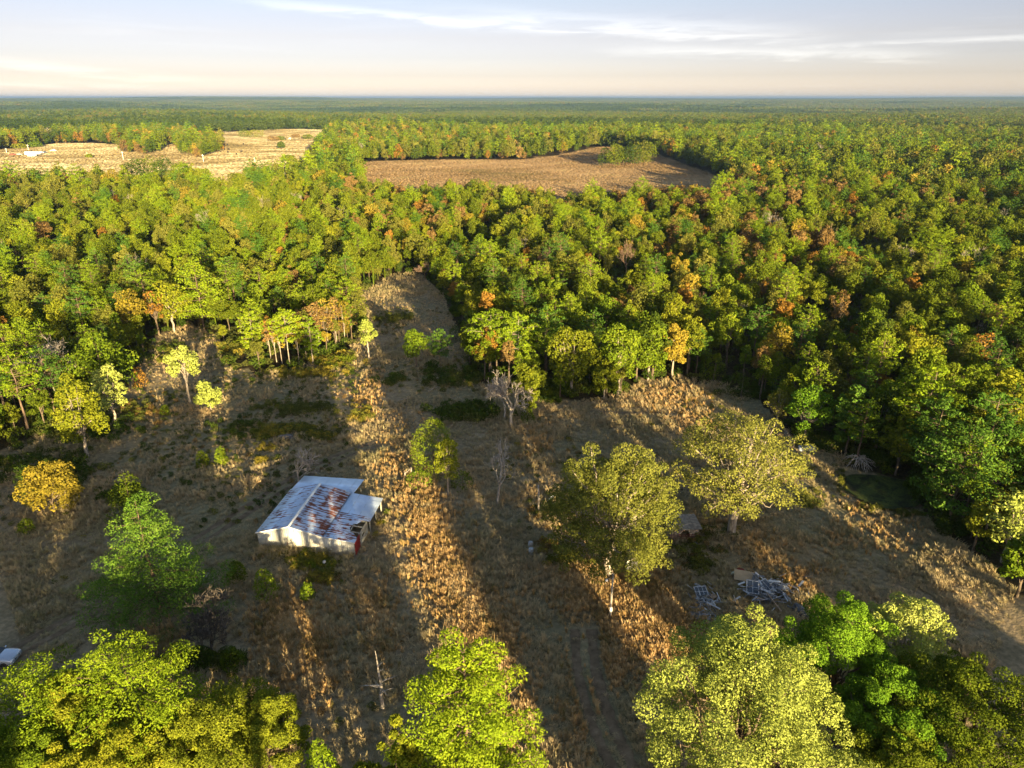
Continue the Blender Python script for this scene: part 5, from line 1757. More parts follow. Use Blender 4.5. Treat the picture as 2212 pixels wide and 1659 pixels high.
def car():
    loc = at(30, 1429)
    t = thing('car', 'silver blue car with only its bonnet showing at the left edge', 'car', (loc[0] - 1.75, loc[1] - 0.15, loc[2]), 0.10)
    paint = simple('silver_blue_paint', (0.42, 0.47, 0.55), 0.25, 0.08, 1.0, metal=0.5, spec=0.5)
    black = simple('tyre_rubber', (0.02, 0.02, 0.02), 0.8)
    glass = simple('car_glass', (0.02, 0.025, 0.03), 0.08, 0.1, spec=0.7)
    prof = [(-2.2, 0.35), (-2.25, 0.75), (-2.15, 0.98), (-1.75, 1.02), (0.75, 0.99), (1.5, 0.93), (1.95, 0.82), (2.18, 0.66), (2.22, 0.40), (2.1, 0.28), (-2.1, 0.28)]
    mb = MB()
    rows = []
    for y, s, zo in ((-0.88, 0.955, -0.10), (-0.84, 0.985, -0.02), (-0.6, 1.0, 0.02), (0, 1.015, 0.045), (0.6, 1.0, 0.02), (0.84, 0.985, -0.02), (0.88, 0.955, -0.10)):
        rows.append([mb.bm.verts.new((x * s, y, z + (zo if z > 0.6 else 0))) for x, z in prof])
    for a, b in zip(rows[:-1], rows[1:]):
        for i in range(len(prof)):
            mb.bm.faces.new((a[i], b[i], b[(i + 1) % len(prof)], a[(i + 1) % len(prof)]))
    mb.bm.faces.new(rows[0])
    mb.bm.faces.new(rows[-1][::-1])
    body = mb.mesh('body', True)
    link('body', body, paint, t)
    mb = MB()
    rw = []
    for y, s in ((-0.80, 1), (-0.62, 0.0), (0.62, 0.0), (0.80, 1)):
        top = s == 0
        rw.append([mb.bm.verts.new(v) for v in ([(-1.75, y * 1.0, 1.0), (0.85, y, 1.0)] if not top else [(-1.25, y, 1.47), (0.05, y, 1.49)])])
    mb.bm.faces.new((rw[0][0], rw[0][1], rw[1][1], rw[1][0]))
    mb.bm.faces.new((rw[2][0], rw[2][1], rw[3][1], rw[3][0]))
    mb.bm.faces.new((rw[0][1], rw[3][1], rw[2][1], rw[1][1]))
    mb.bm.faces.new((rw[0][0], rw[1][0], rw[2][0], rw[3][0]))
    mb.build('windscreen', glass, t)
    MB().box((-0.6, 0, 1.50), (1.35, 1.26, 0.05), bevel=0.02).build('roof', paint, t)
    for s in (-1, 1):
        for x in (-1.35, 1.38):
            M = Matrix.Translation((x, s * 0.80, 0.32)) @ Matrix.Rotation(math.pi / 2, 4, 'X')
            w = link('wheel', None, None, t)
            MB().lathe([(0.2, -0.1), (0.30, -0.1), (0.32, -0.06), (0.32, 0.06), (0.30, 0.1), (0.2, 0.1)], 20, M).build('tyre', black, w, True)
            MB().lathe([(0.05, -0.09), (0.2, -0.08), (0.21, 0.08), (0.05, 0.09)], 14, M).build('rim', GREY_METAL, w)
        MB().box((2.03, s * 0.62, 0.70), (0.22, 0.38, 0.13), Matrix.Rotation(0.35, 4, 'Y'), bevel=0.03).build('headlight', WHITE, t)
        MB().box((0.75, s * 0.98, 1.02), (0.14, 0.2, 0.12), bevel=0.03).build('mirror', paint, t)
    MB().box((2.19, 0, 0.56), (0.06, 0.8, 0.14), bevel=0.02).build('grille', black, t)


car()

# ------------------------------------------------------------------ far pastures
def px6(x, y):
    return (400 + 0.226 * x) / 1.1302, (280 + 0.226 * y) / 1.1302


def px5(x, y):
    return (0.14467 * x) / 1.1302, (300 + 0.14467 * y) / 1.1302


for k, (q0, q1, lab) in enumerate([(px5(115, 510), px5(95, 425), 'white pole at the far left of the pastures'), (px5(482, 462), px5(478, 365), 'white pole behind the white trailer'),
                                   (px5(2085, 630), px5(2060, 480), 'white pole in the pasture right of the round bush'), (px6(430, 512), px6(415, 428), 'white pole below the island of trees'),
                                   (px6(985, 512), px6(985, 458), 'white pole on the pale mown strip'), (px6(1535, 492), px6(1533, 450), 'white pole by the wood corner at the pasture')]):
    loc, H = stand(q0, q1[1])
    t = thing('power_pole', lab, 'pole', loc, group='poles across the far pastures')
    MB().tube([(0, 0, -1.0), (0, 0, H)], [0.2, 0.15], 8).build('pole', WHITE, t, True)
    MB().box((0, 0, H - 0.8), (2.2, 0.2, 0.2)).build('cross_arm', WHITE, t)

# cows: one body each, grown from a skeleton
def cow_mesh():
    J = [(0, 0, 1.12), (0.55, 0, 1.15), (-0.65, 0, 1.12), (0.95, 0, 1.28), (1.22, 0, 1.22), (1.45, 0, 1.02), (-0.92, 0, 1.05), (-1.0, 0, 0.55)]
    E = [(0, 1), (0, 2), (1, 3), (3, 4), (4, 5), (2, 6), (6, 7)]
    rad = [0.40, 0.36, 0.34, 0.2, 0.17, 0.10, 0.07, 0.03]
    for x, o in ((0.55, 1), (-0.65, 2)):
        for s in (-0.2, 0.2):
            i = len(J)
            J += [(x, s, 0.85), (x - 0.03, s, 0.42), (x, s, 0.02)]
            rad += [0.14, 0.075, 0.06]
            E += [(o, i), (i, i + 1), (i + 1, i + 2)]
    me = bpy.data.meshes.new('cow')
    me.from_pydata(J, E, [])
    me.update()
    o = bpy.data.objects.new('cow', me)
    COL.objects.link(o)
    sk = o.modifiers.new('skin', 'SKIN')
    for v, r in zip(me.skin_vertices[0].data, rad):
        v.radius = (r, r)
    me.skin_vertices[0].data[0].use_root = True
    o.modifiers.new('sub', 'SUBSURF').levels = 1
    dg = bpy.context.evaluated_depsgraph_get()
    out = bpy.data.meshes.new_from_object(o.evaluated_get(dg))
    bpy.data.objects.remove(o)
    return out


COW = cow_mesh()
BLACK_HIDE = simple('black_hide', (0.015, 0.013, 0.012), 0.7)
WHITE_HIDE = simple('white_hide', (0.72, 0.68, 0.6), 0.8)
COW.materials.append(BLACK_HIDE)
for k, (x, y, lab) in enumerate([(655, 332, 'left black cow of the pair above the pale strip'), (690, 332, 'right black cow of the pair above the pale strip'), (862, 327, 'single black cow in the upper pasture'), (840, 407, 'black cow lying highest on the pale mown strip'),
                                 (787, 437, 'black cow lowest on the pale mown strip'), (697, 416, 'black cow at the edge of the pale strip'), (702, 384, 'black cow right of the island of trees'), (655, 382, 'black cow close beside the island of trees'), (1318, 274, 'black cow near the white one by the low bushes'), (1360, 272, 'white cow by the low bushes in the upper pasture')]):
    o = bpy.data.objects.new('cow', COW)
    COL.objects.link(o)
    o.location = at(*px6(x, y))
    o.rotation_euler = (0, 0, RND.uniform(0, 6.28))
    o.scale = (1.25,) * 3
    o['label'], o['category'], o['group'] = lab, 'cow', 'cattle on the far pastures'
    if 'white cow' in lab:
        o.material_slots[0].link = 'OBJECT'
        o.material_slots[0].material = WHITE_HIDE
        o.scale = (1.9,) * 3

# bushes, clumps and trees standing in the pastures
def field_tree(base, top_y, w, leaf, label, name='leafy_tree', cat='tree', seed=1, n=900, size=1.1, group=None):
    hero(name, label, cat, broad(seed, base=-0.06 if name == 'bush' else -0.04, n=n * 2, size=size, puffs=34, puff_r=(0.25, 0.42), limbs=3, trunk_r=0.14), leaf, BARK, base=base, top_y=top_y, width=w, group=group)


for k, (bx, by, ty, w, lf, nm, lab) in enumerate([
        (870, 245, 165, 150, 'green', 'leafy_tree', 'left tree of the round clump high in the pasture'), (1000, 245, 158, 170, 'yellow_green', 'leafy_tree', 'right tree of the round clump high in the pasture'),
        (1180, 285, 228, 110, 'rust', 'bush', 'brown bush below the round clump'), (1258, 275, 232, 90, 'green', 'bush', 'green bush joined to the brown one'), (1425, 240, 212, 80, 'rust', 'bush', 'low brown bush in the upper pasture'),
        (1560, 262, 212, 110, 'green', 'bush', 'low green bush in the upper pasture'), (1272, 368, 282, 80, 'dark', 'leafy_tree', 'small dark tree alone in the pasture'), (440, 685, 575, 125, 'green', 'leafy_tree', 'small round dark tree at the lower edge of the pasture'),
        (1350, 500, 430, 120, 'green', 'leafy_tree', 'rounded tree at the foot of the pale strip')]):
    q = px6(bx, by)
    field_tree(q, px6(0, ty)[1], w * 0.226 / 1.13, lf, lab, nm, 'bush' if nm == 'bush' else 'tree', 700 + k)
for k, (bx, by, ty, w, lf, nm, lab) in enumerate([(1515, 585, 525, 100, 'green', 'bush', 'round bush alone in the left pasture'), (600, 410, 315, 200, 'bright', 'leafy_tree', 'bright green tree behind the white trailer'), (340, 430, 350, 200, 'yellow_green', 'leafy_tree', 'yellow green tree left of the bright one behind the trailer')]):
    field_tree(px5(bx, by), px5(0, ty)[1], w * 0.14467 / 1.13, lf, lab, nm, 'bush' if nm == 'bush' else 'tree', 720 + k)
# the clump in the brown field, and the proud group at the wood's upper edge
for k, (px, py, ty, w, lf) in enumerate([(1308, 358, 324, 34, 'dark'), (1328, 360, 316, 36, 'green'), (1346, 359, 318, 34, 'dark'), (1364, 359, 312, 36, 'dark'), (1383, 356, 308, 38, 'olive'), (1400, 354, 312, 32, 'green'), (1337, 354, 320, 30, 'green'), (1374, 353, 314, 34, 'dark')]):
    field_tree((px, py + 2), ty - 8, w * 1.15, lf, {'dark': 'dark', 'olive': 'olive green', 'yellow_green': 'yellow green', 'green': 'mid green'}[lf] + ' tree of the clump in the brown field', seed=740 + k, n=1200, size=0.9, group='clump of trees in the brown field')
for k, (px, ty, w, lf) in enumerate([(285, 340, 52, 'dark'), (315, 334, 56, 'green'), (350, 338, 56, 'dark'), (385, 346, 52, 'green'), (405, 352, 44, 'dark'), (440, 378, 34, 'green')]):
    fx, fy = ray(px, ty, 17)
    hero('leafy_tree', ['far left dark tree of the proud group below the pasture', 'tallest tree of the proud group below the pasture', 'middle dark tree of the proud group below the pasture', 'green tree right in the proud group below the pasture', 'last dark tree of the proud group below the pasture', 'small round tree right of the proud group'][k], 'tree',
         broad(760 + k, base=0.06, n=2200, size=0.8, puffs=34, puff_r=(0.22, 0.36), limbs=4), lf, BARK, top=(px, ty), H=17 if k < 5 else 8, width=w)

# trailers and trucks by the far farmyard
CHROME = simple('trailer_white', (0.80, 0.80, 0.78), 0.4, 0.06, 0.5)
BLUE_DARK = simple('truck_dark_blue', (0.05, 0.08, 0.14), 0.35, 0.2, 1.0)
TYRE = simple('far_tyre', (0.02, 0.02, 0.02), 0.8)
WINDOW = simple('far_window', (0.03, 0.035, 0.04), 0.1)


def trailer(px, py, L, label, mat, rz):
    t = thing('trailer', label, 'trailer', at(px, py), rz)
    MB().prism([(-L / 2, 0.6), (-L / 2, 2.9), (-L / 2 + 0.3, 3.1), (L / 2 - 0.5, 3.1), (L / 2, 2.4), (L / 2, 1.0), (L / 2 - 0.5, 0.6)], -1.25, 1.25).build('body', mat, t)
    for x in (-L * 0.3, 0, L * 0.28):
        MB().box((x, -1.26, 2.1), (L * 0.12, 0.03, 0.6)).build('window', WINDOW, t)
    MB().box((L * 0.14, -1.265, 1.7), (0.75, 0.03, 1.8)).build('door', GREY_METAL, t)
    for x in (-0.6, 0.5):
        for s in (-1.05, 1.05):
            MB().lathe([(0.1, -0.12), (0.38, -0.12), (0.38, 0.12), (0.1, 0.12)], 12, Matrix.Translation((x, s, 0.38)) @ Matrix.Rotation(math.pi / 2, 4, 'X')).build('wheel', TYRE, t)


def truck(px, py, label, mat, rz):
    t = thing('truck', label, 'truck', at(px, py), rz)
    MB().prism([(-2.7, 0.5), (-2.7, 1.15), (-0.6, 1.15), (-0.4, 1.85), (0.9, 1.85), (1.4, 1.2), (2.6, 1.1), (2.7, 0.5)], -0.95, 0.95).build('body', mat, t)
    for s in (-0.96, 0.96):
        MB().box((0.25, s, 1.5), (1.1, 0.02, 0.45)).build('window', WINDOW, t)
        for x in (-1.7, 1.7):
            MB().lathe([(0.1, -0.12), (0.4, -0.12), (0.4, 0.12), (0.1, 0.12)], 12, Matrix.Translation((x, s * 0.9, 0.4)) @ Matrix.Rotation(math.pi / 2, 4, 'X')).build('wheel', TYRE, t)


q = px5(555, 545)
trailer(q[0], q[1], 13.5, 'long white trailer in the far farmyard', CHROME, -0.05)
q = px5(545, 570)
trailer(q[0], q[1], 7.0, 'short white trailer in front of the long white one', CHROME, -0.02)
for x, y, lab, mt, rz in [(690, 512, 'pale truck right of the long white trailer', CHROME, 0.3), (750, 510, 'dark blue truck in the far farmyard', BLUE_DARK, 1.2), (905, 478, 'pale truck farthest right in the farmyard', CHROME, 0.1), (320, 545, 'grey truck in the shade left of the trailers', GREY_METAL, 0.2), (215, 550, 'dull red truck in the shade of the farmyard', simple('truck_red', (0.22, 0.05, 0.035), 0.6), 0.2)]:
    q = px5(x, y)
    truck(q[0], q[1], lab, mt, rz)
# pale bare trees on the far ridge
for k, (px, py, w) in enumerate([(928, 246, 14), (945, 245, 22), (968, 244, 12)]):
    hero('pale_tree', ['left', 'largest', 'right'][k] + ' of three pale cream trees standing out on the far woods', 'tree', broad(780 + k, base=0.05, n=500, size=1.8, puffs=18, puff_r=(0.28, 0.45), limbs=2), leaf_mat(f'leaf_cream_{k}', (0.16, 0.14, 0.09), (0.30, 0.26, 0.17), (0.42, 0.37, 0.26)), BARK_PALE, base=(px, py), top_y=py - 9, width=w, group='pale trees on the far woods')

# ------------------------------------------------------------------ grass, weeds and brambles
def grass_mat():
    m, b = new_mat('dry_grass_blades')
    g = b.n('ShaderNodeNewGeometry')
    oi = b.n('ShaderNodeObjectInfo')
    at_ = b.n('ShaderNodeAttribute', attribute_name='tone')
    P = oi.outputs['Location']
    n1 = b.noise(P, 0.075, 4.0, 0.6)
    n2 = b.noise(P, 0.42, 3.0, 0.6)
    n0 = b.noise(P, 0.022, 2.0, 0.5)
    f = b.math('ADD', b.math('ADD', b.math('MULTIPLY', n1, 0.40), b.math('MULTIPLY', n2, 0.22)), b.math('ADD', b.math('MULTIPLY', oi.outputs['Random'], 0.13), b.math('MULTIPLY', n0, 0.25)))
    c = b.ramp(f, [(0.30, (0.16, 0.19, 0.072)), (0.40, (0.255, 0.245, 0.118)), (0.48, (0.37, 0.31, 0.172)), (0.56, (0.47, 0.365, 0.205)), (0.62, (0.51, 0.34, 0.165)), (0.72, (0.60, 0.465, 0.27))])
    c = b.mix(b.math('MULTIPLY', at_.outputs['Fac'], 0.5), c, (0.48, 0.37, 0.20))
    c = b.mix(b.math('MULTIPLY', b.math('SUBTRACT', 1.0, at_.outputs['Fac']), 0.35), c, (0.20, 0.145, 0.085))
    d = b.n('ShaderNodeBsdfDiffuse')
    t = b.n('ShaderNodeBsdfTranslucent')
    b.link(c, d.inputs[0])
    b.link(c, t.inputs[0])
    mx = b.n('ShaderNodeMixShader')
    mx.inputs[0].default_value = 0.22
    b.link(d.outputs[0], mx.inputs[1])
    b.link(t.outputs[0], mx.inputs[2])
    out_of(b, mx.outputs[0])
    return m


def tuft_mesh(seed, n, h, rad_, w):
    rs = np.random.RandomState(seed)
    r0 = rad_ * 0.45 * np.sqrt(rs.rand(n))
    a = rs.rand(n) * 6.283
    B = np.stack([np.cos(a) * r0, np.sin(a) * r0, np.zeros(n)], 1)
    la = a + rs.normal(size=n) * 0.9
    lean = rad_ * (0.25 + 0.9 * rs.rand(n))
    hh = h * (0.5 + 0.6 * rs.rand(n))
    Mid = B + np.stack([np.cos(la) * lean * 0.35, np.sin(la) * lean * 0.35, hh * 0.65], 1)
    T = B + np.stack([np.cos(la) * lean, np.sin(la) * lean, hh * (0.75 + 0.25 * rs.rand(n))], 1)
    sd = np.stack([-np.sin(la), np.cos(la), np.zeros(n)], 1) * w * (0.6 + 0.8 * rs.rand(n))[:, None]
    V = np.stack([B - sd * 0.6, B + sd * 0.6, Mid + sd, Mid - sd, T + sd * 0.35, T - sd * 0.35], 1).reshape(-1, 3)
    i = np.arange(n)[:, None] * 6
    F = np.concatenate([i + np.array([[0, 1, 2, 3]]), i + np.array([[3, 2, 4, 5]])])
    me = mesh_from('tuft', V, F)
    tn = rs.rand(n)
    face_attr(me, 'tone', np.concatenate([tn, tn]))
    return me


GRASS = grass_mat()
GLIB = bpy.data.collections.new('grass_library')
for k, (n, h, r, w) in enumerate([(24, 0.46, 0.42, 0.020), (22, 0.56, 0.4, 0.022), (26, 0.32, 0.45, 0.020), (20, 0.78, 0.36, 0.024), (24, 0.40, 0.5, 0.021)]):
    me = tuft_mesh(800 + k, n, h, r, w)
    me.materials.append(GRASS)
    GLIB.objects.link(bpy.data.objects.new(f'{k:02d}_tuft', me))
rs = np.random.RandomState(55)


def clear_points(step, ymin, ymax):
    X, Y = np.meshgrid(np.arange(-110, 80, step), np.arange(ymin, ymax, step))
    Q = np.stack([X.ravel(), Y.ravel()], 1) + rs.uniform(-0.5, 0.5, (X.size, 2)) * step
    Q = Q[np.abs(np.arctan2(Q[:, 0], Q[:, 1])) < R(41)]
    return Q[inside(Q, CLEARING)]


Q = np.vstack([clear_points(0.36, 33, 78), clear_points(0.46, 78, 112), clear_points(0.62, 112, 215)])
# keep the barn, the pond, the huts and the tracks clear
bl = (Q - np.array([BA.x, BA.y])) @ np.array([[bu.x, -bu.y], [bu.y, bu.x]])
keep = ~((bl[:, 0] > -0.1) & (bl[:, 0] < 11.9) & (bl[:, 1] > -0.1) & (bl[:, 1] < 10.2))
keep &= ~inside(Q, (POND - POND.mean(0)) * 1.04 + POND.mean(0))
lift = np.ones(len(Q))
for C, w in TRACKS:
    dd = sd_line(Q, [tuple(c_) for c_ in C])
    keep &= ~((dd < w * 1.5) & (rs.rand(len(Q)) < 0.95))
    lift[dd < 1.6] *= 0.6
big = fbm(Q, 14, 21, 3)
fine = fbm(Q, 2.6, 22, 3)
keep &= rs.rand(len(Q)) < np.clip(0.70 + 0.45 * fine + 0.35 * big, 0.12, 1)
Q, lift, big, fine = Q[keep], lift[keep], big[keep], fine[keep]
sz = lift * np.clip(0.76 + 0.30 * big + 0.22 * fine + 0.20 * rs.normal(size=len(Q)), 0.3, 1.7)
pk = np.where(fine + 0.4 * rs.normal(size=len(Q)) > 0.35, 3, rs.choice([0, 1, 2, 4], len(Q)))
scl3 = np.stack([np.maximum(sz, 0.8) * 1.0, np.maximum(sz, 0.8) * 1.0, sz], 1)
scatter('grass', np.column_stack([Q, height(Q[:, 0], Q[:, 1])]), rs.rand(len(Q)) * 6.28, scl3, pk, GLIB, kind='stuff', label='dry brown and straw coloured grass covering the clearing')

# stands of tall broomsedge, its orange placed to strengthen the sunlit strips
m, b = new_mat('broomsedge_sunlit')
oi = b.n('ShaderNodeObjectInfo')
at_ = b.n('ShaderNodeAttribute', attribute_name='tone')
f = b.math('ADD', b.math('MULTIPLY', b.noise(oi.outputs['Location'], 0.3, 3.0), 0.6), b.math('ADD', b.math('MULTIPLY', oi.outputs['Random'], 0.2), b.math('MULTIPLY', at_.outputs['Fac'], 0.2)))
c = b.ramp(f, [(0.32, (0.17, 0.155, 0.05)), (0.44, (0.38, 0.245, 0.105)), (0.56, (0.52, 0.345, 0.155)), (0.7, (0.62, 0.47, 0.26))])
dd_, tt_ = b.n('ShaderNodeBsdfDiffuse'), b.n('ShaderNodeBsdfTranslucent')
b.link(c, dd_.inputs[0])
b.link(c, tt_.inputs[0])
mx = b.n('ShaderNodeMixShader')
mx.inputs[0].default_value = 0.2
b.link(dd_.outputs[0], mx.inputs[1])
b.link(tt_.outputs[0], mx.inputs[2])
out_of(b, mx.outputs[0])
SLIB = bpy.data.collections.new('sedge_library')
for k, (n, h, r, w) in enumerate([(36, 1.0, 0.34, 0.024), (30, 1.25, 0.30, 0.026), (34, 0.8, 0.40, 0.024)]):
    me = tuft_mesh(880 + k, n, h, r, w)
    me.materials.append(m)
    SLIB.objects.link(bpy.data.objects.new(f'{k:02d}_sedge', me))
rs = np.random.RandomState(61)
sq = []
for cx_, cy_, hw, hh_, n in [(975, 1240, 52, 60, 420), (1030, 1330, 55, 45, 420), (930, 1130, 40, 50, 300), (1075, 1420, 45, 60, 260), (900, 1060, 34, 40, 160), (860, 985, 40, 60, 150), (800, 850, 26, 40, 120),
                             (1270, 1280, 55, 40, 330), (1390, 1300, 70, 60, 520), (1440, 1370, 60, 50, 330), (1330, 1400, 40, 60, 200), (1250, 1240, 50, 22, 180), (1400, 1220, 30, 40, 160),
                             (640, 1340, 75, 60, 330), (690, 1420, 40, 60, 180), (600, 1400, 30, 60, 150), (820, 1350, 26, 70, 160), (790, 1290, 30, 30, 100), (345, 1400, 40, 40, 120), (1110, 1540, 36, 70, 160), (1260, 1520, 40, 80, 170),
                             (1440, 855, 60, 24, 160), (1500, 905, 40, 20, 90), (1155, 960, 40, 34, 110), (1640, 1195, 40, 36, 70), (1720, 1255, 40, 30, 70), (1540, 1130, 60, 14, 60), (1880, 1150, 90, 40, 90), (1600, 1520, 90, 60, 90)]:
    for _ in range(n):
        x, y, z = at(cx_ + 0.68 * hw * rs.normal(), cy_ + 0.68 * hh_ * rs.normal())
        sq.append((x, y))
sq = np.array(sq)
# they grow in clusters
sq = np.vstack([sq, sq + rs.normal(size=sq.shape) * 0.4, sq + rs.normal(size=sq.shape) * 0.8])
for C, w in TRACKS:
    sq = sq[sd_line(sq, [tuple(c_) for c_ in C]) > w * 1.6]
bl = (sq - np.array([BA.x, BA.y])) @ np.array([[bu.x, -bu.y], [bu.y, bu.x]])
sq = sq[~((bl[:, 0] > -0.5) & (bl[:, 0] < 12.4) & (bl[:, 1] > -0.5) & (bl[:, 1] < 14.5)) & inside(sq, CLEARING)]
scatter('tall_grass', np.column_stack([sq, height(sq[:, 0], sq[:, 1])]), rs.rand(len(sq)) * 6.28, 0.38 + 0.5 * rs.rand(len(sq)) ** 1.5, rs.randint(0, 3, len(sq)), SLIB, kind='stuff', label='tall orange brown grass added along the sunlit strips to brighten them')

# tussocks of the far pastures, in the colours of the two fields
def pasture_mat(name, stops):
    m, b = new_mat(name)
    oi = b.n('ShaderNodeObjectInfo')
    Pn = oi.outputs['Location']
    sw = b.noise(b.mapping(Pn, (0.012, 0.05, 1), (0, 0, R(12))), 1.0, 5.0, 0.6)
    pat = b.noise(Pn, 0.011, 4.0, 0.6, 0.6)
    f = b.math('ADD', b.math('ADD', b.math('MULTIPLY', sw, 0.45), b.math('MULTIPLY', pat, 0.45)), b.math('MULTIPLY', oi.outputs['Random'], 0.1))
    d = b.n('ShaderNodeBsdfDiffuse')
    b.link(b.ramp(f, stops), d.inputs[0])
    out_of(b, d.outputs[0])
    return m


PLIB = bpy.data.collections.new('pasture_library')
for k, stops in enumerate([[(0.34, (0.24, 0.20, 0.08)), (0.43, (0.44, 0.34, 0.155)), (0.50, (0.60, 0.48, 0.24)), (0.58, (0.82, 0.72, 0.44))],
                           [(0.34, (0.22, 0.17, 0.075)), (0.46, (0.33, 0.225, 0.115)), (0.56, (0.42, 0.29, 0.155)), (0.68, (0.34, 0.28, 0.11))]]):
    me = tuft_mesh(900 + k, 16, 0.42, 2.0, 0.2)
    me.materials.append(pasture_mat(('pasture_gold', 'pasture_brown')[k], stops))
    PLIB.objects.link(bpy.data.objects.new(f'{k:02d}_tussock', me))
rs = np.random.RandomState(91)
pq, pp = [], []
for k, poly in enumerate((FIELD_B, FIELD_A)):
    st_ = (2.5, 2.0)[k]
    X, Y = np.meshgrid(np.arange(poly[:, 0].min(), poly[:, 0].max(), st_), np.arange(poly[:, 1].min(), poly[:, 1].max(), st_))
    q = np.stack([X.ravel(), Y.ravel()], 1) + rs.uniform(-0.5, 0.5, (X.size, 2)) * st_
    q = q[inside(q, poly)]
    q = q[np.abs(np.arctan2(q[:, 0], q[:, 1])) < R(42)]
    pq.append(q)
    pp.append(np.full(len(q), k))
pq, pp = np.vstack(pq), np.concatenate(pp)
scatter('pasture_grass', np.column_stack([pq, height(pq[:, 0], pq[:, 1])]), rs.rand(len(pq)) * 6.28, 0.8 + 0.4 * rs.rand(len(pq)), pp, PLIB, kind='stuff', label='pale golden and brown grass of the far pastures')

# brambles, weeds and saplings: low leafy mounds
BLIB = bpy.data.collections.new('bush_library')
BP = {}


def blib(key, seed, Rb, hb, n, size, mat, puffs=9):
    rs = np.random.RandomState(seed)
    a = rs.rand(puffs) * 6.28
    r = Rb * 0.6 * np.sqrt(rs.rand(puffs))
    C = np.stack([np.cos(a) * r, np.sin(a) * r, hb * (0.2 + 0.5 * rs.rand(puffs))], 1)
    V, t = cards(rs, C, Rb * (0.26 + 0.2 * rs.rand(puffs)), n, size, flat=hb / Rb, up=0.4, cut=0.6, aspect=0.45)
    me = card_mesh('bush', V, t)
    me.materials.append(LEAF[mat])
    BLIB.objects.link(bpy.data.objects.new(f'{len(BP):02d}_{key}', me))
    BP[key] = len(BP)


for k in range(2):
    blib(f'bush_{k}', 820 + k, 1.0, 0.8, 330, 0.22, 'bush')
    blib(f'olive_{k}', 830 + k, 0.9, 0.9, 300, 0.2, 'olive')
    blib(f'gold_{k}', 840 + k, 0.8, 1.0, 260, 0.18, 'bush_gold')
    blib(f'dark_{k}', 850 + k, 1.1, 1.0, 330, 0.24, 'dark')
    blib(f'rust_{k}', 860 + k, 0.8, 0.8, 260, 0.2, 'rust')
    blib(f'green_{k}', 870 + k, 0.9, 1.0, 300, 0.2, 'green')
bp, bk, bs = [], [], []


def add_bush(x, y, key, s):
    bp.append((x, y, hz(x, y) - 0.05))
    bk.append(BP[f'{key}_{RND.randint(0, 1)}'])
    bs.append((s, s, s * RND.uniform(0.8, 1.25)))


# scattered through the clearing
Qb = np.vstack([clear_points(2.0, 36, 200), clear_points(1.7, 82, 175)])
nb = 0.8 * fbm(Qb, 16, 41, 3)
for (x, y), v in zip(Qb, nb):
    bl0 = (Vector((x, y, 0)) - BA)
    lx, ly = bl0.dot(bu), bl0.dot(Vector((-bu.y, bu.x, 0)))
    if -0.8 < lx < 12.6 and -0.6 < ly < 14.6 or inside(np.array([[x, y]]), POND)[0]:
        continue
    left = x < -25 and y > 75
    if v > (-0.12 if left else 0.42) and RND.random() < (0.8 if left else 0.5):
        add_bush(x, y, RND.choice(['bush', 'bush', 'olive', 'bush', 'dark', 'rust'] if left else ['olive', 'bush', 'rust', 'gold']), RND.uniform(0.3, 0.8))
    elif RND.random() < 0.05:
        add_bush(x, y, RND.choice(['olive', 'rust', 'gold', 'bush']), RND.uniform(0.25, 0.6))
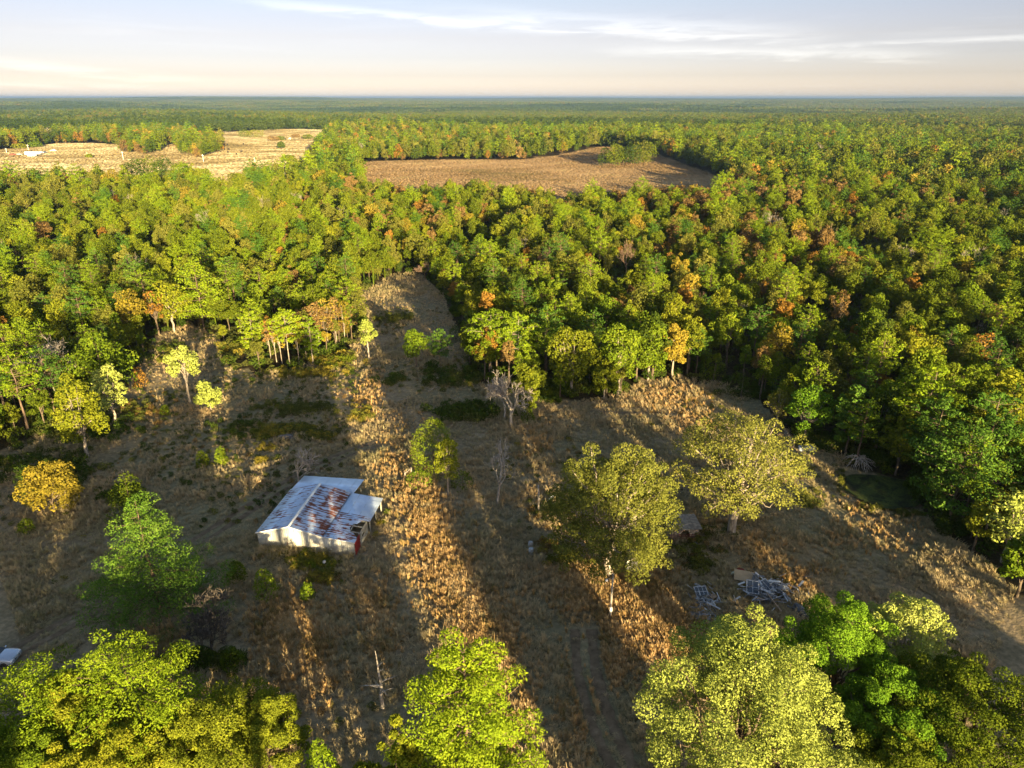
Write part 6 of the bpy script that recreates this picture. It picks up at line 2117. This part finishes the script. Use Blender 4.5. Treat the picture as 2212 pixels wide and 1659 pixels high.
# named patches (pixel centre, half size, count, kinds, size)
for cx_, cy_, hw, hh_, n, keys, s0, s1 in [
        (625, 930, 75, 12, 70, ['olive', 'gold', 'bush'], 0.7, 1.3), (585, 940, 32, 10, 30, ['gold', 'gold', 'olive'], 0.8, 1.4), (565, 998, 16, 8, 16, ['gold'], 0.6, 1.0), (575, 968, 14, 6, 10, ['gold'], 0.6, 1.0),
        (690, 945, 40, 10, 34, ['olive', 'gold', 'bush'], 0.7, 1.2), (640, 885, 80, 14, 60, ['bush', 'bush', 'olive'], 0.7, 1.3), (520, 930, 60, 22, 40, ['bush', 'dark'], 0.6, 1.1),
        (1010, 895, 60, 22, 70, ['bush', 'dark', 'dark'], 0.9, 1.7), (985, 820, 60, 24, 70, ['dark', 'bush'], 0.9, 1.6), (850, 820, 34, 10, 26, ['bush', 'dark'], 0.7, 1.2), (850, 690, 50, 8, 30, ['bush', 'olive'], 0.9, 1.5),
        (735, 785, 40, 16, 60, ['gold', 'olive', 'gold', 'green'], 1.0, 1.7), (655, 810, 70, 10, 60, ['gold', 'olive', 'gold'], 0.8, 1.4), (510, 755, 45, 22, 50, ['olive', 'gold', 'bush'], 0.9, 1.6), (780, 900, 22, 16, 26, ['gold', 'olive'], 0.8, 1.3),
        (665, 1215, 55, 18, 90, ['gold', 'olive', 'gold', 'green'], 0.5, 1.0), (690, 1250, 45, 14, 50, ['gold', 'olive', 'rust'], 0.5, 0.9), (600, 1200, 40, 8, 30, ['olive', 'gold'], 0.4, 0.7), (815, 1110, 14, 40, 40, ['olive', 'gold', 'green'], 0.5, 0.9),
        (1175, 1182, 26, 16, 26, ['rust', 'rust', 'gold'], 0.6, 1.0), (1220, 1215, 50, 14, 46, ['olive', 'gold', 'olive'], 0.6, 1.1), (1170, 1100, 40, 40, 50, ['olive', 'bush', 'rust'], 0.5, 0.9), (1500, 1200, 45, 40, 70, ['olive', 'bush', 'olive', 'rust'], 0.5, 1.0),
        (1660, 1272, 60, 26, 36, ['olive', 'bush', 'gold'], 0.25, 0.55), (1530, 1300, 40, 30, 26, ['olive', 'bush', 'gold'], 0.25, 0.5), (1560, 1150, 50, 16, 26, ['bush', 'olive'], 0.5, 0.9), (1240, 840, 110, 14, 90, ['dark', 'bush', 'green'], 0.9, 1.6), (1640, 850, 60, 16, 50, ['bush', 'dark'], 0.9, 1.6), (1800, 960, 60, 14, 50, ['dark', 'bush'], 0.9, 1.6), (1905, 990, 50, 14, 50, ['dark', 'dark', 'bush'], 1.0, 1.8),
        (1845, 1000, 40, 5, 30, ['olive', 'bush', 'gold'], 0.3, 0.7), (1815, 1040, 12, 22, 30, ['olive', 'bush'], 0.3, 0.7), (1880, 1100, 55, 8, 40, ['olive', 'bush', 'rust'], 0.3, 0.8), (1960, 1112, 40, 8, 30, ['bush', 'olive'], 0.4, 0.8), (1900, 1050, 50, 22, 14, ['dark', 'bush'], 0.2, 0.4),
        (2010, 1060, 40, 26, 60, ['dark', 'dark'], 1.0, 1.8), (2090, 1140, 60, 30, 60, ['dark', 'bush'], 0.9, 1.6), (270, 1075, 45, 22, 60, ['bush', 'dark', 'bush'], 0.7, 1.2), (95, 1010, 110, 34, 130, ['bush', 'dark', 'bush'], 0.8, 1.4), (150, 930, 120, 26, 110, ['dark', 'bush'], 0.9, 1.6),
        (300, 890, 50, 24, 50, ['bush', 'rust', 'olive'], 0.7, 1.2), (430, 1430, 90, 16, 60, ['dark', 'bush', 'green'], 0.6, 1.1), (1180, 865, 30, 10, 20, ['dark', 'green'], 0.8, 1.3), (360, 770, 60, 30, 60, ['bush', 'olive', 'dark'], 0.8, 1.4), (1420, 1010, 60, 30, 20, ['rust', 'gold'], 0.4, 0.7), (1750, 1085, 30, 14, 20, ['bush', 'olive'], 0.6, 1.0)]:
    for _ in range(n):
        x, y, z = at(cx_ + RND.gauss(0, 0.5) * hw, cy_ + RND.gauss(0, 0.5) * hh_)
        bl0 = (Vector((x, y, 0)) - BA)
        lx, ly = bl0.dot(bu), bl0.dot(Vector((-bu.y, bu.x, 0)))
        if -0.5 < lx < 12.4 and -0.5 < ly < 14.4:
            continue
        add_bush(x, y, RND.choice(keys), RND.uniform(s0, s1))
# understorey inside the wood
Qu = jitter_grid(2.6, 60, 300, 71, R(44))
Qu = Qu[~inside(Qu, CLEARING) & (Qu[:, 1] > 62)]
for x, y in Qu:
    if RND.random() < 0.72:
        add_bush(x, y, RND.choice(['dark', 'bush', 'dark', 'green', 'dark', 'bush']), RND.uniform(1.0, 2.2))
scatter('undergrowth', bp, [RND.uniform(0, 6.28) for _ in bp], bs, bk, BLIB, kind='stuff', label='brambles, weeds and low growth in the clearing and under the trees')

print('quads', sum(len(o.data.polygons) for o in S.objects if o.type == 'MESH' and o.data.users == 1), GZ.max())
# ------------------------------------------------------------------ haze
m, b = new_mat('haze')
v = b.n('ShaderNodeVolumePrincipled')
v.inputs['Color'].default_value = (0.62, 0.82, 1.0, 1)
v.inputs['Density'].default_value = 9.5e-5
v.inputs['Anisotropy'].default_value = 0.75
o_ = b.n('ShaderNodeOutputMaterial')
b.link(v.outputs[0], o_.inputs['Volume'])
zlo, zhi = float(GZ.min()) - 1.0, max(CAM_H, float(GZ.max()) + 20.0) + 2.0
MB().box((0, 0, (zlo + zhi) / 2), (54000, 54000, zhi - zlo)).build('haze', m, None, kind='stuff')
